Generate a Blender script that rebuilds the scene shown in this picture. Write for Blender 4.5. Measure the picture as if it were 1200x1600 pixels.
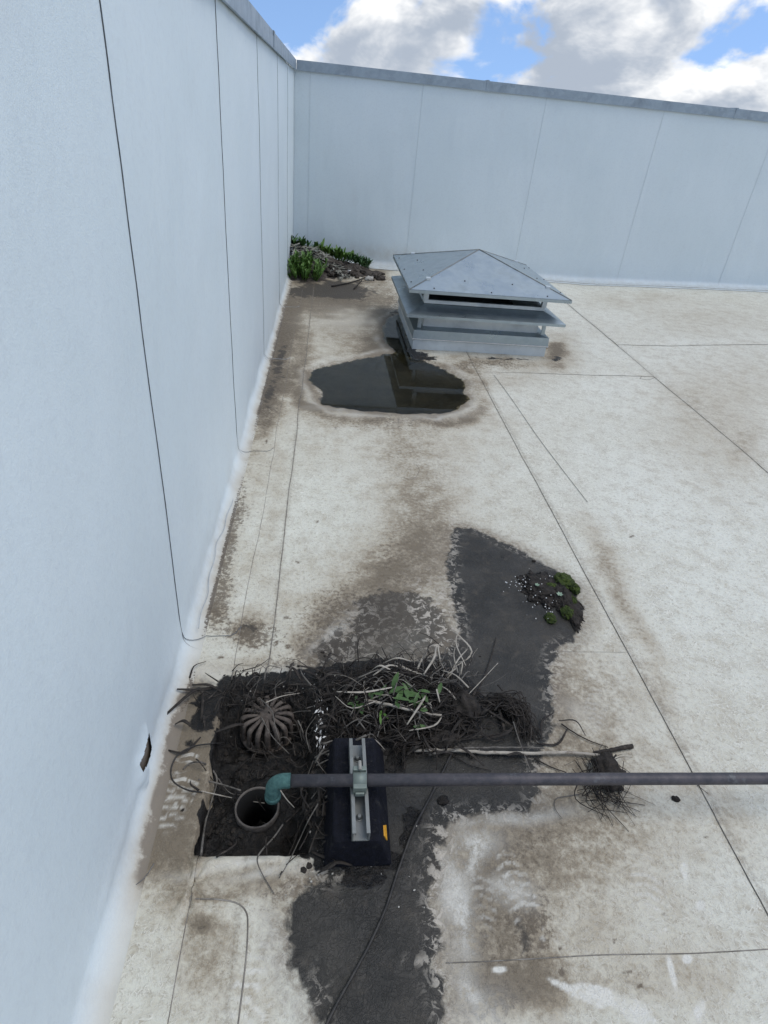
import bpy, bmesh, math, random
import numpy as np
from mathutils import Vector, Matrix, noise as mnoise

for o in list(bpy.data.objects): bpy.data.objects.remove(o)
scene = bpy.context.scene
COL = scene.collection
R_ = math.radians

# ------------------------------------------------------------------ camera
PXC = (600.0, 800.0); FPX = 950.51; CAM_H = 1.5
RW = np.array([[0.99400905, 0.03582445, 0.10325999],
               [-0.06646722, -0.55185285, 0.83128848],
               [0.08676477, -0.83317167, -0.54616558]])      # world = RW @ (right, down, forward)
cam_d = bpy.data.cameras.new('camera'); cam = bpy.data.objects.new('camera', cam_d); COL.objects.link(cam)
cam_d.sensor_fit = 'VERTICAL'; cam_d.sensor_height = 36.0; cam_d.lens = 36.0 * FPX / 1600.0
cam_d.clip_start = 0.02; cam_d.clip_end = 3000
rt, dn, fw = RW[:, 0], RW[:, 1], RW[:, 2]
M = Matrix(((rt[0], -dn[0], -fw[0], 0), (rt[1], -dn[1], -fw[1], 0), (rt[2], -dn[2], -fw[2], CAM_H), (0, 0, 0, 1)))
cam.matrix_world = M
scene.camera = cam

# ------------------------------------------------------------------ world, sun, exposure
SUN_EL, SUN_AZ = R_(66), R_(100)          # azimuth from +Y towards +X
SKY_STRENGTH = 0.11; CLOUD_STRENGTH = 0.95
world = bpy.data.worlds.new('World'); scene.world = world; world.use_nodes = True
def build_world():
    nt = world.node_tree; nt.nodes.clear(); N = nt.nodes.new; L = nt.links.new
    out = N('ShaderNodeOutputWorld'); tc = N('ShaderNodeTexCoord')
    sky = N('ShaderNodeTexSky'); sky.sky_type = 'NISHITA'; sky.sun_disc = False
    sky.sun_elevation = SUN_EL; sky.sun_rotation = SUN_AZ; sky.air_density = 1.0; sky.dust_density = 0.3; sky.ozone_density = 3.0
    add = N('ShaderNodeVectorMath'); add.operation = 'ADD'; add.inputs[1].default_value = (0, 0, 0.30)
    nrm = N('ShaderNodeVectorMath'); nrm.operation = 'NORMALIZE'
    L(tc.outputs['Generated'], add.inputs[0]); L(add.outputs[0], nrm.inputs[0]); L(nrm.outputs[0], sky.inputs[0])
    def cloudnoise(off, detail):
        mp = N('ShaderNodeMapping'); mp.inputs['Location'].default_value = off; mp.inputs['Scale'].default_value = (1, 1, 1.9)
        L(tc.outputs['Generated'], mp.inputs['Vector'])
        n = N('ShaderNodeTexNoise'); n.inputs['Scale'].default_value = 4.6; n.inputs['Detail'].default_value = detail
        n.inputs['Roughness'].default_value = 0.56; n.inputs['Distortion'].default_value = 0.35
        L(mp.outputs[0], n.inputs['Vector']); return n
    O = CLOUD_OFF
    a = cloudnoise(O, 10.0); b = cloudnoise((O[0] + 0.03, O[1], O[2] + 0.075), 5.0); s = cloudnoise(O, 4.0)
    cov = N('ShaderNodeMapRange'); cov.interpolation_type = 'SMOOTHSTEP'
    cov.inputs['From Min'].default_value = 0.462; cov.inputs['From Max'].default_value = 0.54
    sx = N('ShaderNodeSeparateXYZ'); L(tc.outputs['Generated'], sx.inputs[0])
    hb = N('ShaderNodeMapRange'); hb.interpolation_type = 'SMOOTHSTEP'
    for k_, v_ in (('From Min', 0.0), ('From Max', 0.13), ('To Min', 0.075), ('To Max', 0.0)): hb.inputs[k_].default_value = v_
    L(sx.outputs[2], hb.inputs['Value'])
    ad = N('ShaderNodeMath'); ad.operation = 'ADD'; L(a.outputs['Fac'], ad.inputs[0]); L(hb.outputs[0], ad.inputs[1])
    L(ad.outputs[0], cov.inputs['Value'])
    sub = N('ShaderNodeMath'); sub.operation = 'SUBTRACT'; L(s.outputs['Fac'], sub.inputs[0]); L(b.outputs['Fac'], sub.inputs[1])
    sub2 = N('ShaderNodeMath'); sub2.operation = 'SUBTRACT'; sub2.inputs[1].default_value = 0.5
    L(a.outputs['Fac'], sub2.inputs[0])
    mad = N('ShaderNodeMath'); mad.operation = 'MULTIPLY_ADD'; mad.inputs[1].default_value = -0.9
    L(sub2.outputs[0], mad.inputs[0]); L(sub.outputs[0], mad.inputs[2])
    sh = N('ShaderNodeMapRange'); sh.interpolation_type = 'SMOOTHSTEP'
    sh.inputs['From Min'].default_value = -0.10; sh.inputs['From Max'].default_value = 0.15
    L(mad.outputs[0], sh.inputs['Value'])
    cm = N('ShaderNodeMix'); cm.data_type = 'RGBA'
    cm.inputs[6].default_value = (0.25, 0.285, 0.34, 1); cm.inputs[7].default_value = (0.74, 0.73, 0.71, 1)
    L(sh.outputs[0], cm.inputs[0])
    b1 = N('ShaderNodeBackground'); b1.inputs[1].default_value = SKY_STRENGTH; L(sky.outputs[0], b1.inputs[0])
    b2 = N('ShaderNodeBackground'); b2.inputs[1].default_value = CLOUD_STRENGTH; L(cm.outputs[2], b2.inputs[0])
    mx = N('ShaderNodeMixShader'); L(cov.outputs[0], mx.inputs[0]); L(b1.outputs[0], mx.inputs[1]); L(b2.outputs[0], mx.inputs[2])
    L(mx.outputs[0], out.inputs[0])
CLOUD_OFF = (8.42, -8.79, 1.42)
build_world()
sun_d = bpy.data.lights.new('sun', 'SUN'); sun_d.energy = 0.8; sun_d.angle = R_(38); sun_d.color = (1.0, 0.95, 0.88)
sun = bpy.data.objects.new('sun', sun_d); COL.objects.link(sun)
sdir = Vector((math.sin(SUN_AZ) * math.cos(SUN_EL), math.cos(SUN_AZ) * math.cos(SUN_EL), math.sin(SUN_EL)))
sun.rotation_euler = sdir.to_track_quat('Z', 'Y').to_euler()
sun.location = (5, -1, 9)
vs = scene.view_settings; vs.view_transform = 'Standard'; vs.look = 'None'; vs.gamma = 1.0; vs.use_curve_mapping = False
vs.exposure = 0.92
scene.render.engine = 'CYCLES'
cy_ = scene.cycles; cy_.max_bounces = 6; cy_.diffuse_bounces = 3; cy_.glossy_bounces = 3; cy_.transparent_max_bounces = 6; cy_.caustics_reflective = False; cy_.caustics_refractive = False

# ------------------------------------------------------------------ numeric helpers
rng = np.random.default_rng(7); rnd = random.Random(11)
_tab = np.random.default_rng(3).random((256, 256))
def vnoise(x, y):
    xi = np.floor(x).astype(int); yi = np.floor(y).astype(int); fx = x - xi; fy = y - yi
    fx = fx * fx * (3 - 2 * fx); fy = fy * fy * (3 - 2 * fy)
    g = lambda i, j: _tab[i % 256, j % 256]
    return (g(xi, yi) * (1 - fx) + g(xi + 1, yi) * fx) * (1 - fy) + (g(xi, yi + 1) * (1 - fx) + g(xi + 1, yi + 1) * fx) * fy - 0.5
def fbm(x, y, s, o=4, seed=0.0):
    r = 0; a = 1.0; x = x * s + 13.7 + seed * 7.31; y = y * s + 71.3 + seed * 3.17
    for _ in range(o):
        r = r + a * vnoise(x, y); x = x * 2.03 + 5.1; y = y * 2.03 + 9.2; a *= 0.5
    return r
def sstep(a, b, x):
    t = np.clip((x - a) / (b - a), 0, 1); return t * t * (3 - 2 * t)
def ray(u, v): return RW @ np.array([u - PXC[0], v - PXC[1], FPX])
def on_floor(u, v, z=0.0):
    r = ray(u, v); t = (z - CAM_H) / r[2]; return np.array([r[0] * t, r[1] * t, z])
def project(x, y, z):
    d = np.stack([x, y, z - CAM_H]); c = np.tensordot(RW.T, d, axes=1)
    w = np.maximum(c[2], 1e-3)
    u = np.where(c[2] > 0.05, PXC[0] + FPX * c[0] / w, -9e3); v = np.where(c[2] > 0.05, PXC[1] + FPX * c[1] / w, -9e3)
    return u, v
def sdist(x, y, poly):
    """signed distance (positive inside) from points to a polygon"""
    p = np.asarray(poly); n = len(p); dmin = np.full(x.shape, 1e9); ins = np.zeros(x.shape, bool)
    for i in range(n):
        ax, ay = p[i]; bx, by = p[(i + 1) % n]; ex, ey = bx - ax, by - ay
        t = np.clip(((x - ax) * ex + (y - ay) * ey) / (ex * ex + ey * ey + 1e-12), 0, 1)
        dmin = np.minimum(dmin, (x - ax - t * ex) ** 2 + (y - ay - t * ey) ** 2)
        c = (ay > y) != (by > y)
        with np.errstate(divide='ignore', invalid='ignore'):
            ins ^= c & (x < ex * (y - ay) / (ey if abs(ey) > 1e-12 else 1e-12) + ax)
    return np.where(ins, 1, -1) * np.sqrt(dmin)
def px_poly(pts, z=0.0): return [tuple(on_floor(u, v, z)[:2]) for u, v in pts]

# ------------------------------------------------------------------ object helpers
def link(o, parent=None):
    COL.objects.link(o)
    if parent is not None: o.parent = parent
    return o
def tag(o, label=None, cat=None, group=None, kind=None):
    if label: o['label'] = label
    if cat: o['category'] = cat
    if group: o['group'] = group
    if kind: o['kind'] = kind
    return o
def empty(name, loc=(0, 0, 0), rz=0.0, label=None, cat=None, group=None, kind=None):
    o = bpy.data.objects.new(name, None); o.empty_display_size = 0.05; o.location = loc; o.rotation_euler = (0, 0, rz); link(o)
    return tag(o, label, cat, group, kind)
class MB:
    """collects shapes that become ONE mesh object"""
    def __init__(s): s.v = []; s.f = []; s.sm = []
    def add(s, vs, fs, smooth=False):
        b = len(s.v); s.v += [tuple(map(float, p)) for p in vs]; s.f += [tuple(b + i for i in f) for f in fs]; s.sm += [smooth] * len(fs); return s
    def box(s, x0, x1, y0, y1, z0, z1):
        v = [(x0, y0, z0), (x1, y0, z0), (x1, y1, z0), (x0, y1, z0), (x0, y0, z1), (x1, y0, z1), (x1, y1, z1), (x0, y1, z1)]
        return s.add(v, [(3, 2, 1, 0), (4, 5, 6, 7), (0, 1, 5, 4), (1, 2, 6, 5), (2, 3, 7, 6), (3, 0, 4, 7)])
    def hexa(s, b, t):
        return s.add(list(b) + list(t), [(3, 2, 1, 0), (4, 5, 6, 7), (0, 1, 5, 4), (1, 2, 6, 5), (2, 3, 7, 6), (3, 0, 4, 7)])
    def tube(s, pts, rad, n=6, cap=True, flat=1.0, smooth=True):
        P = [Vector(p) for p in pts]; m = len(P)
        rad = rad if hasattr(rad, '__len__') else [rad] * m
        up = Vector((0, 0, 1)); vs = []; fs = []
        t0 = (P[1] - P[0]).normalized()
        nrm = t0.cross(up) if abs(t0.z) < 0.95 else t0.cross(Vector((0, 1, 0)))
        nrm.normalize()
        for i in range(m):
            t = (P[min(i + 1, m - 1)] - P[max(i - 1, 0)])
            t = t.normalized() if t.length > 1e-9 else t0
            nrm = (nrm - t * nrm.dot(t))
            nrm = nrm.normalized() if nrm.length > 1e-6 else t.orthogonal().normalized()
            bi = t.cross(nrm)
            for k in range(n):
                a = 2 * math.pi * k / n
                vs.append(P[i] + nrm * (rad[i] * math.cos(a)) + bi * (rad[i] * flat * math.sin(a)))
        for i in range(m - 1):
            for k in range(n):
                k2 = (k + 1) % n; fs.append((i * n + k, i * n + k2, (i + 1) * n + k2, (i + 1) * n + k))
        if cap: fs.append(tuple(range(n - 1, -1, -1))); fs.append(tuple((m - 1) * n + k for k in range(n)))
        return s.add(vs, fs, smooth)
    def lathe(s, prof, n=28, c=(0, 0, 0), smooth=True, close=False):
        vs = []; fs = []; m = len(prof)
        for r, z in prof:
            for k in range(n):
                a = 2 * math.pi * k / n; vs.append((c[0] + r * math.cos(a), c[1] + r * math.sin(a), c[2] + z))
        for i in range(m - 1 + (1 if close else 0)):
            j = (i + 1) % m
            for k in range(n):
                k2 = (k + 1) % n; fs.append((i * n + k, i * n + k2, j * n + k2, j * n + k))
        return s.add(vs, fs, smooth)
    def build(s, name, mat, parent=None, bevel=0.0, seg=2):
        me = bpy.data.meshes.new(name); me.from_pydata(s.v, [], s.f)
        me.polygons.foreach_set('use_smooth', s.sm)
        if bevel > 0:
            bm = bmesh.new(); bm.from_mesh(me); bmesh.ops.remove_doubles(bm, verts=bm.verts, dist=1e-6)
            ed = [e for e in bm.edges if len(e.link_faces) == 2 and e.calc_face_angle(0) > 0.5]
            bmesh.ops.bevel(bm, geom=ed, offset=bevel, segments=seg, affect='EDGES', profile=0.6)
            bm.to_mesh(me); bm.free()
        me.update()
        o = bpy.data.objects.new(name, me); me.materials.append(MAT[mat] if isinstance(mat, str) else mat)
        return link(o, parent)
def spline(pts, k=6):
    P = [np.array(p, float) for p in pts]
    if len(P) < 3: return [P[0] + (P[-1] - P[0]) * i / k for i in range(k + 1)]
    Q = [2 * P[0] - P[1]] + P + [2 * P[-1] - P[-2]]; out = []
    for i in range(1, len(Q) - 2):
        for j in range(k):
            t = j / k; a, b, c, d = Q[i - 1], Q[i], Q[i + 1], Q[i + 2]
            out.append(0.5 * (2 * b + (c - a) * t + (2 * a - 5 * b + 4 * c - d) * t * t + (3 * b - a - 3 * c + d) * t ** 3))
    out.append(P[-1]); return out
def grid_mesh(name, X, Y, Z, mat, parent=None, attrs=None, smooth=True, keep=None):
    m, n = X.shape; me = bpy.data.meshes.new(name)
    idx = np.arange(m * n).reshape(m, n)
    q = np.stack([idx[:-1, :-1], idx[:-1, 1:], idx[1:, 1:], idx[1:, :-1]], -1).reshape(-1, 4)
    if keep is not None: q = q[keep.reshape(-1)]
    me.vertices.add(m * n); me.vertices.foreach_set('co', np.stack([X, Y, Z], -1).astype(np.float32).ravel())
    me.loops.add(q.size); me.loops.foreach_set('vertex_index', q.astype(np.int32).ravel())
    me.polygons.add(len(q)); me.polygons.foreach_set('loop_start', np.arange(0, q.size, 4, dtype=np.int32))
    me.polygons.foreach_set('loop_total', np.full(len(q), 4, dtype=np.int32))
    me.polygons.foreach_set('use_smooth', np.full(len(q), smooth, dtype=bool))
    me.update(calc_edges=True)
    for an, arr in (attrs or {}).items():
        at = me.attributes.new(an, 'FLOAT_COLOR', 'POINT'); at.data.foreach_set('color', arr.astype(np.float32).reshape(-1, 4).ravel())
    me.materials.append(MAT[mat]); o = bpy.data.objects.new(name, me); return link(o, parent)

# ------------------------------------------------------------------ materials
MAT = {}
class NT:
    def __init__(s, name):
        s.m = bpy.data.materials.new(name); s.m.use_nodes = True; s.t = s.m.node_tree; s.t.nodes.clear()
        s.out = s.t.nodes.new('ShaderNodeOutputMaterial'); MAT[name] = s.m
        s.tc = s.t.nodes.new('ShaderNodeTexCoord')
        g = s.t.nodes.new('ShaderNodeNewGeometry'); s.pos = g.outputs['Position']; s.objco = s.tc.outputs['Object']
    def n(s, kind, **kw):
        nd = s.t.nodes.new(kind)
        for k, v in kw.items(): setattr(nd, k, v)
        return nd
    def lk(s, a, b): s.t.links.new(a, b)
    def put(s, sock, v):
        if isinstance(v, bpy.types.NodeSocket): s.lk(v, sock)
        elif v is not None: sock.default_value = v if not (isinstance(v, tuple) and len(v) == 3 and sock.type == 'RGBA') else v + (1,)
    def noise(s, scale, detail=4, rough=0.55, dist=0.0, vec=None, scl=None, loc=(0, 0, 0), col=False):
        v = vec if vec is not None else s.pos
        if scl is not None or loc != (0, 0, 0):
            mp = s.n('ShaderNodeMapping'); mp.inputs['Scale'].default_value = scl or (1, 1, 1); mp.inputs['Location'].default_value = loc
            s.lk(v, mp.inputs[0]); v = mp.outputs[0]
        t = s.n('ShaderNodeTexNoise'); t.inputs['Scale'].default_value = scale; t.inputs['Detail'].default_value = detail
        t.inputs['Roughness'].default_value = rough; t.inputs['Distortion'].default_value = dist; s.lk(v, t.inputs['Vector'])
        return t.outputs['Color' if col else 'Fac']
    def vor(s, scale, feat='F1', vec=None, out='Distance', rnd_=1.0):
        t = s.n('ShaderNodeTexVoronoi'); t.feature = feat; t.inputs['Scale'].default_value = scale; t.inputs['Randomness'].default_value = rnd_
        s.lk(vec if vec is not None else s.pos, t.inputs['Vector']); return t.outputs[out]
    def m(s_, *a): pass
    def math(s, op, a, b=None, c=None, clamp=False):
        t = s.n('ShaderNodeMath', operation=op, use_clamp=clamp); s.put(t.inputs[0], a); s.put(t.inputs[1], b)
        if c is not None: s.put(t.inputs[2], c)
        return t.outputs[0]
    def ss(s, v, a, b, o0=0.0, o1=1.0):
        t = s.n('ShaderNodeMapRange', interpolation_type='SMOOTHSTEP'); s.put(t.inputs['Value'], v)
        for k, x in (('From Min', a), ('From Max', b), ('To Min', o0), ('To Max', o1)): t.inputs[k].default_value = x
        return t.outputs[0]
    def mix(s, f, a, b, mode='MIX'):
        t = s.n('ShaderNodeMix', data_type='RGBA', blend_type=mode); s.put(t.inputs[0], f); s.put(t.inputs[6], a); s.put(t.inputs[7], b); return t.outputs[2]
    def attr(s, name):
        t = s.n('ShaderNodeAttribute', attribute_name=name, attribute_type='GEOMETRY'); sp = s.n('ShaderNodeSeparateColor'); s.lk(t.outputs['Color'], sp.inputs[0])
        return sp.outputs[0], sp.outputs[1], sp.outputs[2], t.outputs['Alpha']
    def bump(s, h, strength=0.3, dist=0.01):
        t = s.n('ShaderNodeBump'); t.inputs['Strength'].default_value = strength; t.inputs['Distance'].default_value = dist; s.put(t.inputs['Height'], h); return t.outputs[0]
    def bsdf(s, col, rough=0.6, metal=0.0, normal=None, spec=0.5, **kw):
        b = s.n('ShaderNodeBsdfPrincipled'); s.put(b.inputs['Base Color'], col); s.put(b.inputs['Roughness'], rough); s.put(b.inputs['Metallic'], metal)
        s.put(b.inputs['Specular IOR Level'], spec)
        if normal is not None: s.lk(normal, b.inputs['Normal'])
        for k, v in kw.items(): s.put(b.inputs[k], v)
        s.lk(b.outputs[0], s.out.inputs[0]); return b

def mats():
    # --- aged white roofing membrane on the floor, with its dirt: dA = (mud distance, stain, specks, white) dB = (crust, brown mud, seam grime, gloss)
    t = NT('floor_membrane')
    mud, stain, spk, wht = t.attr('dA'); crust, brown, grime, wet = t.attr('dB')
    n_big = t.noise(1.4, 4, 0.6); n_mid = t.noise(11, 5, 0.65); n_fine = t.noise(62, 5, 0.78); n_vf = t.noise(300, 1, 0.5)
    base = t.mix(t.ss(n_big, 0.35, 0.68), (0.680, 0.685, 0.600), (0.590, 0.578, 0.485))
    base = t.mix(t.ss(n_mid, 0.44, 0.68, 0, 0.62), base, (0.42, 0.385, 0.305))
    base = t.mix(t.ss(n_fine, 0.42, 0.70, 0, 0.75), base, (0.35, 0.315, 0.25))
    # fibrous rub marks
    fib = None
    for sc, lo in ((13, 0.0), (19, 3.3), (27, 7.7)):
        nz = t.noise(sc, 2.0, 0.6, 2.2, loc=(lo, lo * 1.7, 0))
        l = t.ss(t.math('ABSOLUTE', t.math('SUBTRACT', nz, 0.5)), 0.002, 0.040, 1, 0)
        fib = l if fib is None else t.math('MAXIMUM', fib, l)
    fib = t.math('MULTIPLY', fib, t.ss(n_fine, 0.34, 0.60))
    base = t.mix(t.math('MULTIPLY', fib, 0.85), base, (0.79, 0.785, 0.70))
    # soft stain
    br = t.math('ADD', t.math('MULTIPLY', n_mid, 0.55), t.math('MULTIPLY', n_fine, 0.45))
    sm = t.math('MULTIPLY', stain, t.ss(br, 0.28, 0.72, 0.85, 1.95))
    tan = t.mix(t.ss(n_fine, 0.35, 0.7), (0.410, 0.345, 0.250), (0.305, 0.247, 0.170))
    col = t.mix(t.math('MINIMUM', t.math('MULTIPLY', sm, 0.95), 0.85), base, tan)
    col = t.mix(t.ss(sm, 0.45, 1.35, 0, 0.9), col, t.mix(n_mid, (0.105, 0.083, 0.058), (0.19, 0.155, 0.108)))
    # brown specks
    sk = t.math('ADD', n_fine, t.math('MULTIPLY', spk, 0.34))
    sk2 = t.math('MULTIPLY', t.ss(sk, 0.70, 0.82), t.ss(spk, 0.05, 0.3))
    col = t.mix(t.math('MULTIPLY', sk2, 0.7), col, (0.11, 0.088, 0.064))
    # loose tiny grit anywhere
    grit = t.ss(t.vor(30), 0.0, 0.05, 1, 0); grit = t.math('MULTIPLY', grit, t.ss(n_mid, 0.56, 0.64))
    col = t.mix(t.math('MULTIPLY', grit, 0.7), col, (0.08, 0.07, 0.06))
    # scuffed-clean paint and boot marks
    wm = t.math('MULTIPLY', wht, t.ss(br, 0.40, 0.55, 0.12, 1.0), clamp=True)
    col = t.mix(t.math('MULTIPLY', wm, 0.9), col, (0.68, 0.665, 0.60))
    # brown thin mud
    bn = t.ss(t.math('ADD', brown, t.math('MULTIPLY', t.math('SUBTRACT', t.noise(14, 6, 0.66, 0.6), 0.5), 1.5)), 0.42, 0.62)
    col = t.mix(t.math('MULTIPLY', bn, 0.88), col, t.mix(n_mid, (0.032, 0.028, 0.024), (0.070, 0.059, 0.046)))
    # dark wet film
    n_e = t.noise(17, 6, 0.62, 0.3)
    e = t.math('MULTIPLY', t.math('SUBTRACT', n_e, 0.5), 0.085)
    md = t.math('ADD', mud, e); mm = t.ss(md, -0.009, 0.007)
    halo = t.math('MULTIPLY', t.ss(md, -0.085, 0.0), t.ss(n_fine, 0.34, 0.62, 0.35, 1.0))
    col = t.mix(t.math('MULTIPLY', halo, 0.75), col, (0.20, 0.165, 0.122))
    cr = t.math('MULTIPLY', crust, t.ss(t.noise(38, 5, 0.7, 0.8), 0.50, 0.58))
    crn = t.math('MULTIPLY', cr, t.ss(md, 0.075, 0.02))
    mudc = t.mix(t.ss(t.noise(5, 4, 0.6), 0.35, 0.7), (0.022, 0.021, 0.018), (0.047, 0.043, 0.036))
    mudc = t.mix(t.ss(n_vf, 0.55, 0.75, 0, 0.5), mudc, (0.017, 0.016, 0.014))
    mudc = t.mix(t.ss(n_fine, 0.58, 0.76, 0, 0.45), mudc, (0.085, 0.078, 0.068))
    mudc = t.mix(t.ss(n_e, 0.52, 0.72, 0, 0.6), mudc, (0.075, 0.064, 0.050))
    col = t.mix(mm, col, mudc)
    col = t.mix(t.math('MULTIPLY', crn, 0.9), col, (0.50, 0.455, 0.385))
    col = t.mix(t.math('MULTIPLY', grime, t.ss(n_fine, 0.32, 0.58)), col, (0.16, 0.13, 0.095))
    # dark sludge in the sump and around the heap
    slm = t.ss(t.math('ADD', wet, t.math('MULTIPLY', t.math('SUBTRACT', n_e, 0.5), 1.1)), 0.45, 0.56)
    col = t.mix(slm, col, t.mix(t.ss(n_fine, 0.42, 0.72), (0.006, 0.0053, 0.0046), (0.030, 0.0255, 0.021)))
    rough = t.math('ADD', 0.66, t.math('MULTIPLY', mm, t.ss(n_mid, 0.3, 0.7, -0.30, -0.06)))
    rough = t.math('ADD', rough, t.math('MULTIPLY', slm, t.ss(n_fine, 0.35, 0.65, -0.34, -0.06)))
    hgt = t.math('ADD', t.math('MULTIPLY', n_fine, 0.5), t.math('MULTIPLY', n_vf, 0.25))
    hgt = t.math('ADD', hgt, t.math('MULTIPLY', slm, t.math('MULTIPLY', n_fine, 4.0)))
    hgt = t.math('ADD', hgt, t.math('MULTIPLY', fib, 0.5))
    hgt = t.math('ADD', hgt, t.math('MULTIPLY', crn, 1.0))
    t.bsdf(col, rough, normal=t.bump(hgt, 0.55, 0.004), spec=0.35)
    # --- white membrane on the walls, dA.g = dirt
    t = NT('wall_membrane'); flg, dirt, spk, wht = t.attr('dA')
    n1 = t.noise(1.1, 4, 0.55); n2 = t.noise(60, 4, 0.7); n3 = t.noise(6, 6, 0.65, scl=(1, 1, 0.45))
    c = t.mix(t.ss(n1, 0.35, 0.7), (0.665, 0.740, 0.765), (0.630, 0.710, 0.735))
    c = t.mix(t.ss(n2, 0.45, 0.7, 0, 0.30), c, (0.56, 0.615, 0.645))
    c = t.mix(t.ss(n3, 0.60, 0.78, 0, 0.18), c, (0.52, 0.545, 0.555))
    c = t.mix(t.math('MULTIPLY', t.ss(t.vor(14), 0, 0.026, 1, 0), t.ss(t.noise(2.5, 2), 0.60, 0.66, 0, 0.8)), c, (0.10, 0.10, 0.10))
    c = t.mix(flg, c, t.mix(n1, (0.60, 0.61, 0.575), (0.51, 0.505, 0.45)))
    dd = t.math('MULTIPLY', dirt, t.ss(t.noise(14, 6, 0.68), 0.32, 0.62, 0.7, 1.5), clamp=True)
    c = t.mix(t.math('MULTIPLY', dd, 0.8), c, t.mix(t.noise(30), (0.40, 0.335, 0.240), (0.29, 0.235, 0.165)))
    c = t.mix(t.ss(dd, 0.6, 1.0, 0, 0.75), c, (0.135, 0.112, 0.088))
    sk = t.math('ADD', t.noise(110, 4, 0.7), t.math('MULTIPLY', spk, 0.42))
    c = t.mix(t.math('MULTIPLY', t.math('MULTIPLY', t.ss(sk, 0.68, 0.78), t.ss(spk, 0.02, 0.2)), 0.85), c, (0.085, 0.066, 0.048))
    c = t.mix(t.math('MULTIPLY', wht, t.ss(n2, 0.4, 0.55)), c, (0.6, 0.58, 0.54))
    t.bsdf(c, 0.58, normal=t.bump(t.math('ADD', t.math('ADD', n2, t.math('MULTIPLY', t.noise(250, 2), 0.6)), t.math('MULTIPLY', t.noise(3.5, 2, 0.5, 0.5, scl=(1, 1, 0.4)), 9.0)), 0.35, 0.0025), spec=0.35)
    # --- metals
    def galv(name, c0, c1, metal=0.75, rough=0.42):
        t = NT(name); v = t.vor(26, out='Color'); sp = t.n('ShaderNodeSeparateColor'); t.lk(v, sp.inputs[0])
        c = t.mix(sp.outputs[0], c0, c1); n = t.noise(5, 6, 0.65)
        c = t.mix(t.ss(n, 0.52, 0.75, 0, 0.5), c, tuple(x * 0.62 for x in c0)); c = t.mix(t.ss(t.noise(45, 4, 0.7), 0.64, 0.8, 0, 0.25), c, (0.55, 0.57, 0.58))
        t.bsdf(c, t.ss(n, 0.3, 0.7, rough - 0.08, rough + 0.14), metal, normal=t.bump(t.noise(3.0, 3), 0.12, 0.02))
    galv('galvanized', (0.34, 0.40, 0.425), (0.38, 0.44, 0.465), 0.75, 0.34)
    galv('galvanized_bright', (0.55, 0.60, 0.62), (0.60, 0.65, 0.67), 0.35, 0.38)
    galv('galvanized_coping', (0.27, 0.325, 0.37), (0.32, 0.38, 0.425), 0.5, 0.45)
    galv('strut_steel', (0.185, 0.195, 0.185), (0.235, 0.245, 0.235), 0.4, 0.5)
    galv('clamp_steel', (0.15, 0.185, 0.165), (0.20, 0.235, 0.21), 0.4, 0.5)
    def simple(name, c0, c1, sc=40, rough=0.7, metal=0.0, bs=0.4, bd=0.003, spec=0.4, c2=None, obj=False):
        t = NT(name); n = t.noise(sc, 6, 0.68); c = t.mix(t.ss(n, 0.33, 0.67), c0, c1)
        if c2: c = t.mix(t.ss(t.noise(sc * 0.6, 6, 0.7, loc=(4, 2, 9)), 0.56, 0.66, 0, 0.85), c, c2)
        t.bsdf(c, rough, metal, normal=t.bump(t.noise(sc * 2.5, 4, 0.7), bs, bd), spec=spec)
    simple('vent_inside', (0.02, 0.02, 0.022), (0.05, 0.05, 0.05), 20)
    simple('mesh_screen', (0.03, 0.03, 0.03), (0.06, 0.06, 0.06), 200)
    simple('seam_edge', (0.11, 0.098, 0.082), (0.27, 0.25, 0.22), 20, 0.8)
    simple('wall_seam', (0.30, 0.33, 0.35), (0.44, 0.475, 0.495), 18, 0.7)
    simple('wall_seam_pale', (0.50, 0.545, 0.565), (0.58, 0.63, 0.65), 18, 0.7)
    simple('wall_seam_dark', (0.09, 0.10, 0.11), (0.20, 0.215, 0.23), 18, 0.7)
    simple('rubber', (0.0030, 0.0036, 0.0068), (0.0065, 0.0075, 0.014), 60, 0.75, bs=0.8, bd=0.006, c2=(0.024, 0.024, 0.025), spec=0.2)
    simple('copper_pipe', (0.052, 0.051, 0.059), (0.090, 0.082, 0.088), 30, 0.55, 0.3, 0.5, 0.0015, c2=(0.125, 0.13, 0.135))
    simple('verdigris', (0.040, 0.095, 0.092), (0.075, 0.160, 0.150), 55, 0.8, 0.0, 0.8, 0.003, c2=(0.030, 0.048, 0.048), spec=0.2)
    simple('rusty_iron', (0.060, 0.048, 0.040), (0.135, 0.112, 0.094), 60, 0.8, 0.1, 0.6, 0.002, c2=(0.055, 0.045, 0.04))
    simple('standpipe', (0.070, 0.060, 0.052), (0.135, 0.120, 0.105), 45, 0.75, 0.0, 0.5, 0.002, c2=(0.05, 0.043, 0.038))
    simple('painted_hole_dark', (0.004, 0.004, 0.004), (0.006, 0.006, 0.006), 10, 0.9)  # near-black that paints in the dark of the deep pipe hole
    simple('straw_dark', (0.010, 0.008, 0.0065), (0.034, 0.027, 0.021), 60, 0.75, c2=(0.065, 0.053, 0.042))
    simple('straw_grey', (0.085, 0.078, 0.068), (0.165, 0.15, 0.13), 50, 0.75, c2=(0.05, 0.042, 0.035))
    simple('straw_pale', (0.29, 0.26, 0.215), (0.42, 0.385, 0.325), 40, 0.7, c2=(0.18, 0.15, 0.12))
    simple('wire_dark', (0.018, 0.017, 0.016), (0.04, 0.037, 0.034), 60, 0.55)
    simple('wire_grey', (0.10, 0.10, 0.10), (0.17, 0.17, 0.165), 60, 0.5)
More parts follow.
